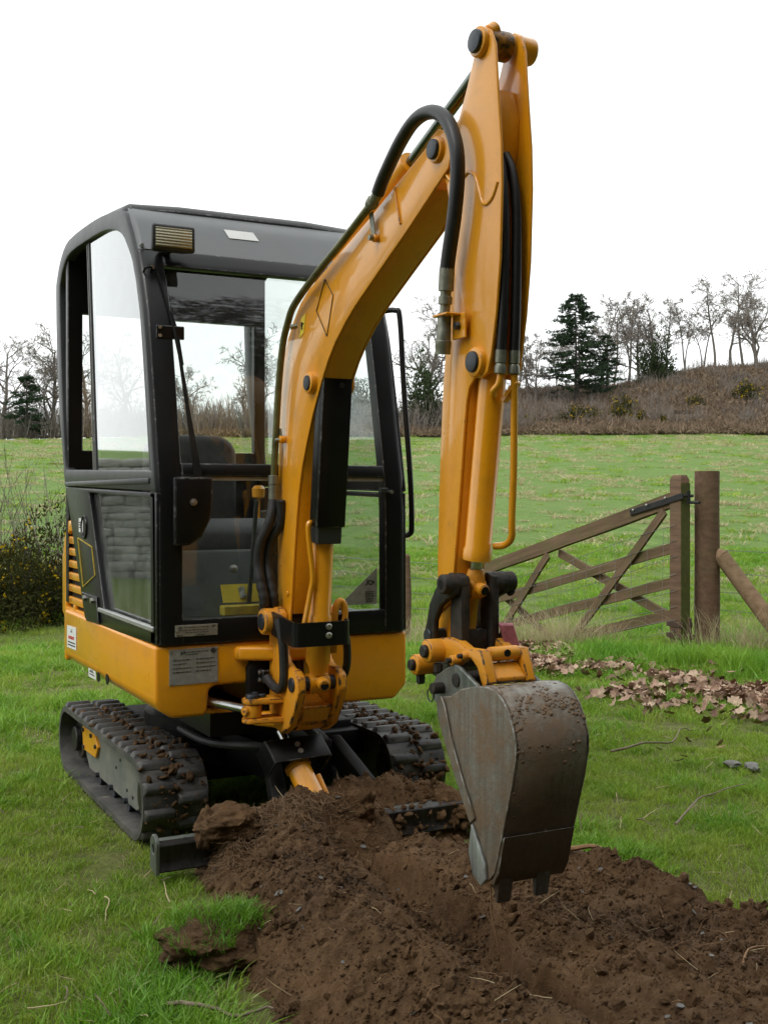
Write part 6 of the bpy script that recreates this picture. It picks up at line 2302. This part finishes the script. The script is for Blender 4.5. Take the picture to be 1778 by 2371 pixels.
# bank scrub and field edge thicket: one mass
scr = [thicket(50 + i, 26, 2.2, 2.2, .020) for i in range(3)]
leaf_mat("dead_bracken", (.150, .110, .075), (.27, .20, .14))
brk = []
for i in range(4):
    q = random.Random(60 + i)
    mb = MB()
    for k in range(120):
        p = Vector((q.gauss(0, .5), q.gauss(0, .5), q.random() * .25))
        d = Vector((q.gauss(0, .6), q.gauss(0, .6), q.uniform(.2, 1))).normalized() * q.uniform(.25, .6)
        w = d.cross(Vector((q.gauss(0, 1), q.gauss(0, 1), q.gauss(0, 1)))).normalized() * q.uniform(.02, .06)
        mb.add([p - w, p + w, p + d], [(0, 1, 2)])
    brk.append(mb.mesh('bracken', 'dead_bracken', 0, 2, 0, fix=False) if 'dead_bracken' in M else None)
r = np.random.default_rng(8)
n = 3600
s = r.uniform(-45, 52, n); D = 92.4 + 27 * r.random(n) ** 1.3 + .9 * fbm(s * .25, s * 0, 4, 17)
k = ((D < 100) | (s > 2)) & (s > -19 + 3 * fbm(D * .9, s * .3, 2, 5))
s, D = s[k], D[k]; n = len(s)
P = np.stack([CAM.x + s * RT.x + D * VW.x, CAM.y + s * RT.y + D * VW.y, terrain_sd(s, D) + .25 * sstep(92.5, 95, D)], -1)
sc_ = r.uniform(.7, 1.5, n)
scatter('bracken_bank', P, np.stack([np.zeros(n), np.zeros(n), r.uniform(0, 6.28, n)], -1), sc_[:, None] * np.ones((1, 3)), r.integers(0, 4, n), brk, 'dead brown bracken covering the bank behind the field', 'bracken')
n = 620
s = r.uniform(-45, 50, n); D = np.where(s < 12, 93.5 + 8 * r.random(n), 95 + 22 * r.random(n))
P = np.stack([CAM.x + s * RT.x + D * VW.x, CAM.y + s * RT.y + D * VW.y, terrain_sd(s, D) + .2], -1)
sc_ = r.uniform(.5, 1.3, n) * np.where(s < 10, 1.25, .75)
scatter('field_edge_scrub', P, np.stack([np.zeros(n), np.zeros(n), r.uniform(0, 6.28, n)], -1), sc_[:, None] * np.ones((1, 3)), r.integers(0, 3, n), scr, 'leafless grey scrub along the field edge and bank', 'scrub')

# woodland at the photographer's back and left, mirrored in the glass and paint
n = 70
s = np.concatenate([np.linspace(-11, 26, 44), np.linspace(16, 24, 26)]) + r.normal(0, .6, n); D = np.concatenate([-10.5 - 5 * r.random(44), r.uniform(-11, 3, 26)])
P = np.stack([CAM.x + s * RT.x + D * VW.x, CAM.y + s * RT.y + D * VW.y, np.zeros(n)], -1)
sc_ = r.uniform(2.1, 2.9, n)
scatter('woodland', P, np.stack([np.zeros(n), np.zeros(n), r.uniform(0, 6.28, n)], -1), np.stack([sc_ * 1.1, sc_ * 1.1, sc_], -1), np.zeros(n, int), [hol[1][1]], 'evergreen woodland behind the photographer', 'woodland')
spots = [(-3.5, -6.5, 1.25), (1.5, -5.5, 1.35), (6.5, -7, 1.2), (11, -9, 1.2), (-9, -14, 1.2)] + [(-42 - 3.5 * (i % 3), -12 + 6 * i, .95) for i in range(9)] + [(8.5, -2.5, 1.25), (11, -5, 1.35), (12.5, -1, 1.3), (15, -6, 1.3), (6, -3.5, 1.2)]
n = len(spots)
P = np.array([tuple(SD(a, b, 0)) for a, b, c in spots])
sc_ = np.array([c for a, b, c in spots])
idx = r.integers(0, 2, n)
for k, (nm, lab) in enumerate((('woodland_trunks', 'bare trunks of the wood behind the photographer'), ('woodland_crowns', 'bare crowns of the wood behind the photographer'))):
    scatter(nm, P, np.stack([np.zeros(n), np.zeros(n), P[:, 0] * 3], -1), sc_[:, None] * np.ones((1, 3)), idx, [kinds['broad'][k], kinds['round'][k]], lab, 'woodland')

# dry stone wall out to the left, mirrored in the lower side window
wa, wb = SD(-15.0, 9.4), SD(-10.2, 16.0)
wd = wb - wa
WL = wd.length
plain('wall_stone', (.33, .325, .30), .9, 0, .4, 3, .3)
wall = thing('stone_wall', 'dry grey stone wall out to the left mirrored in the side window', 'wall', (wa.x, wa.y, 0), math.atan2(wd.y, wd.x))
mb = MB(); mb.box(0, WL, -.16, .16, -.2, 1.75)
part('core', mb, 'slate', wall)
sm = []
for i in range(6):
    mb = MB(); mb.box(-.5, .5, -.5, .5, -.5, .5)
    me = mb.mesh('stone', 'wall_stone', .16, 2)
    for v in me.vertices:
        v.co += Vector((mnoise.noise(v.co * 2 + Vector((i * 9, 0, 0))), mnoise.noise(v.co * 2 + Vector((0, i * 9, 5))), mnoise.noise(v.co * 2 + Vector((3, 0, i * 9))))) * .12
    sm.append(me)
qq = random.Random(3)
z = -.15
while z < 1.75:
    hh = qq.uniform(.11, .19); u = qq.uniform(-.2, 0)
    while u < WL:
        ww = qq.uniform(.18, .55)
        o = link('stone', sm[qq.randrange(6)], wall, (u + ww / 2, -.19, z + hh / 2), (0, qq.uniform(-.05, .05), 0))
        o.scale = (ww * .97, qq.uniform(.14, .22), hh * .95)
        u += ww
    z += hh
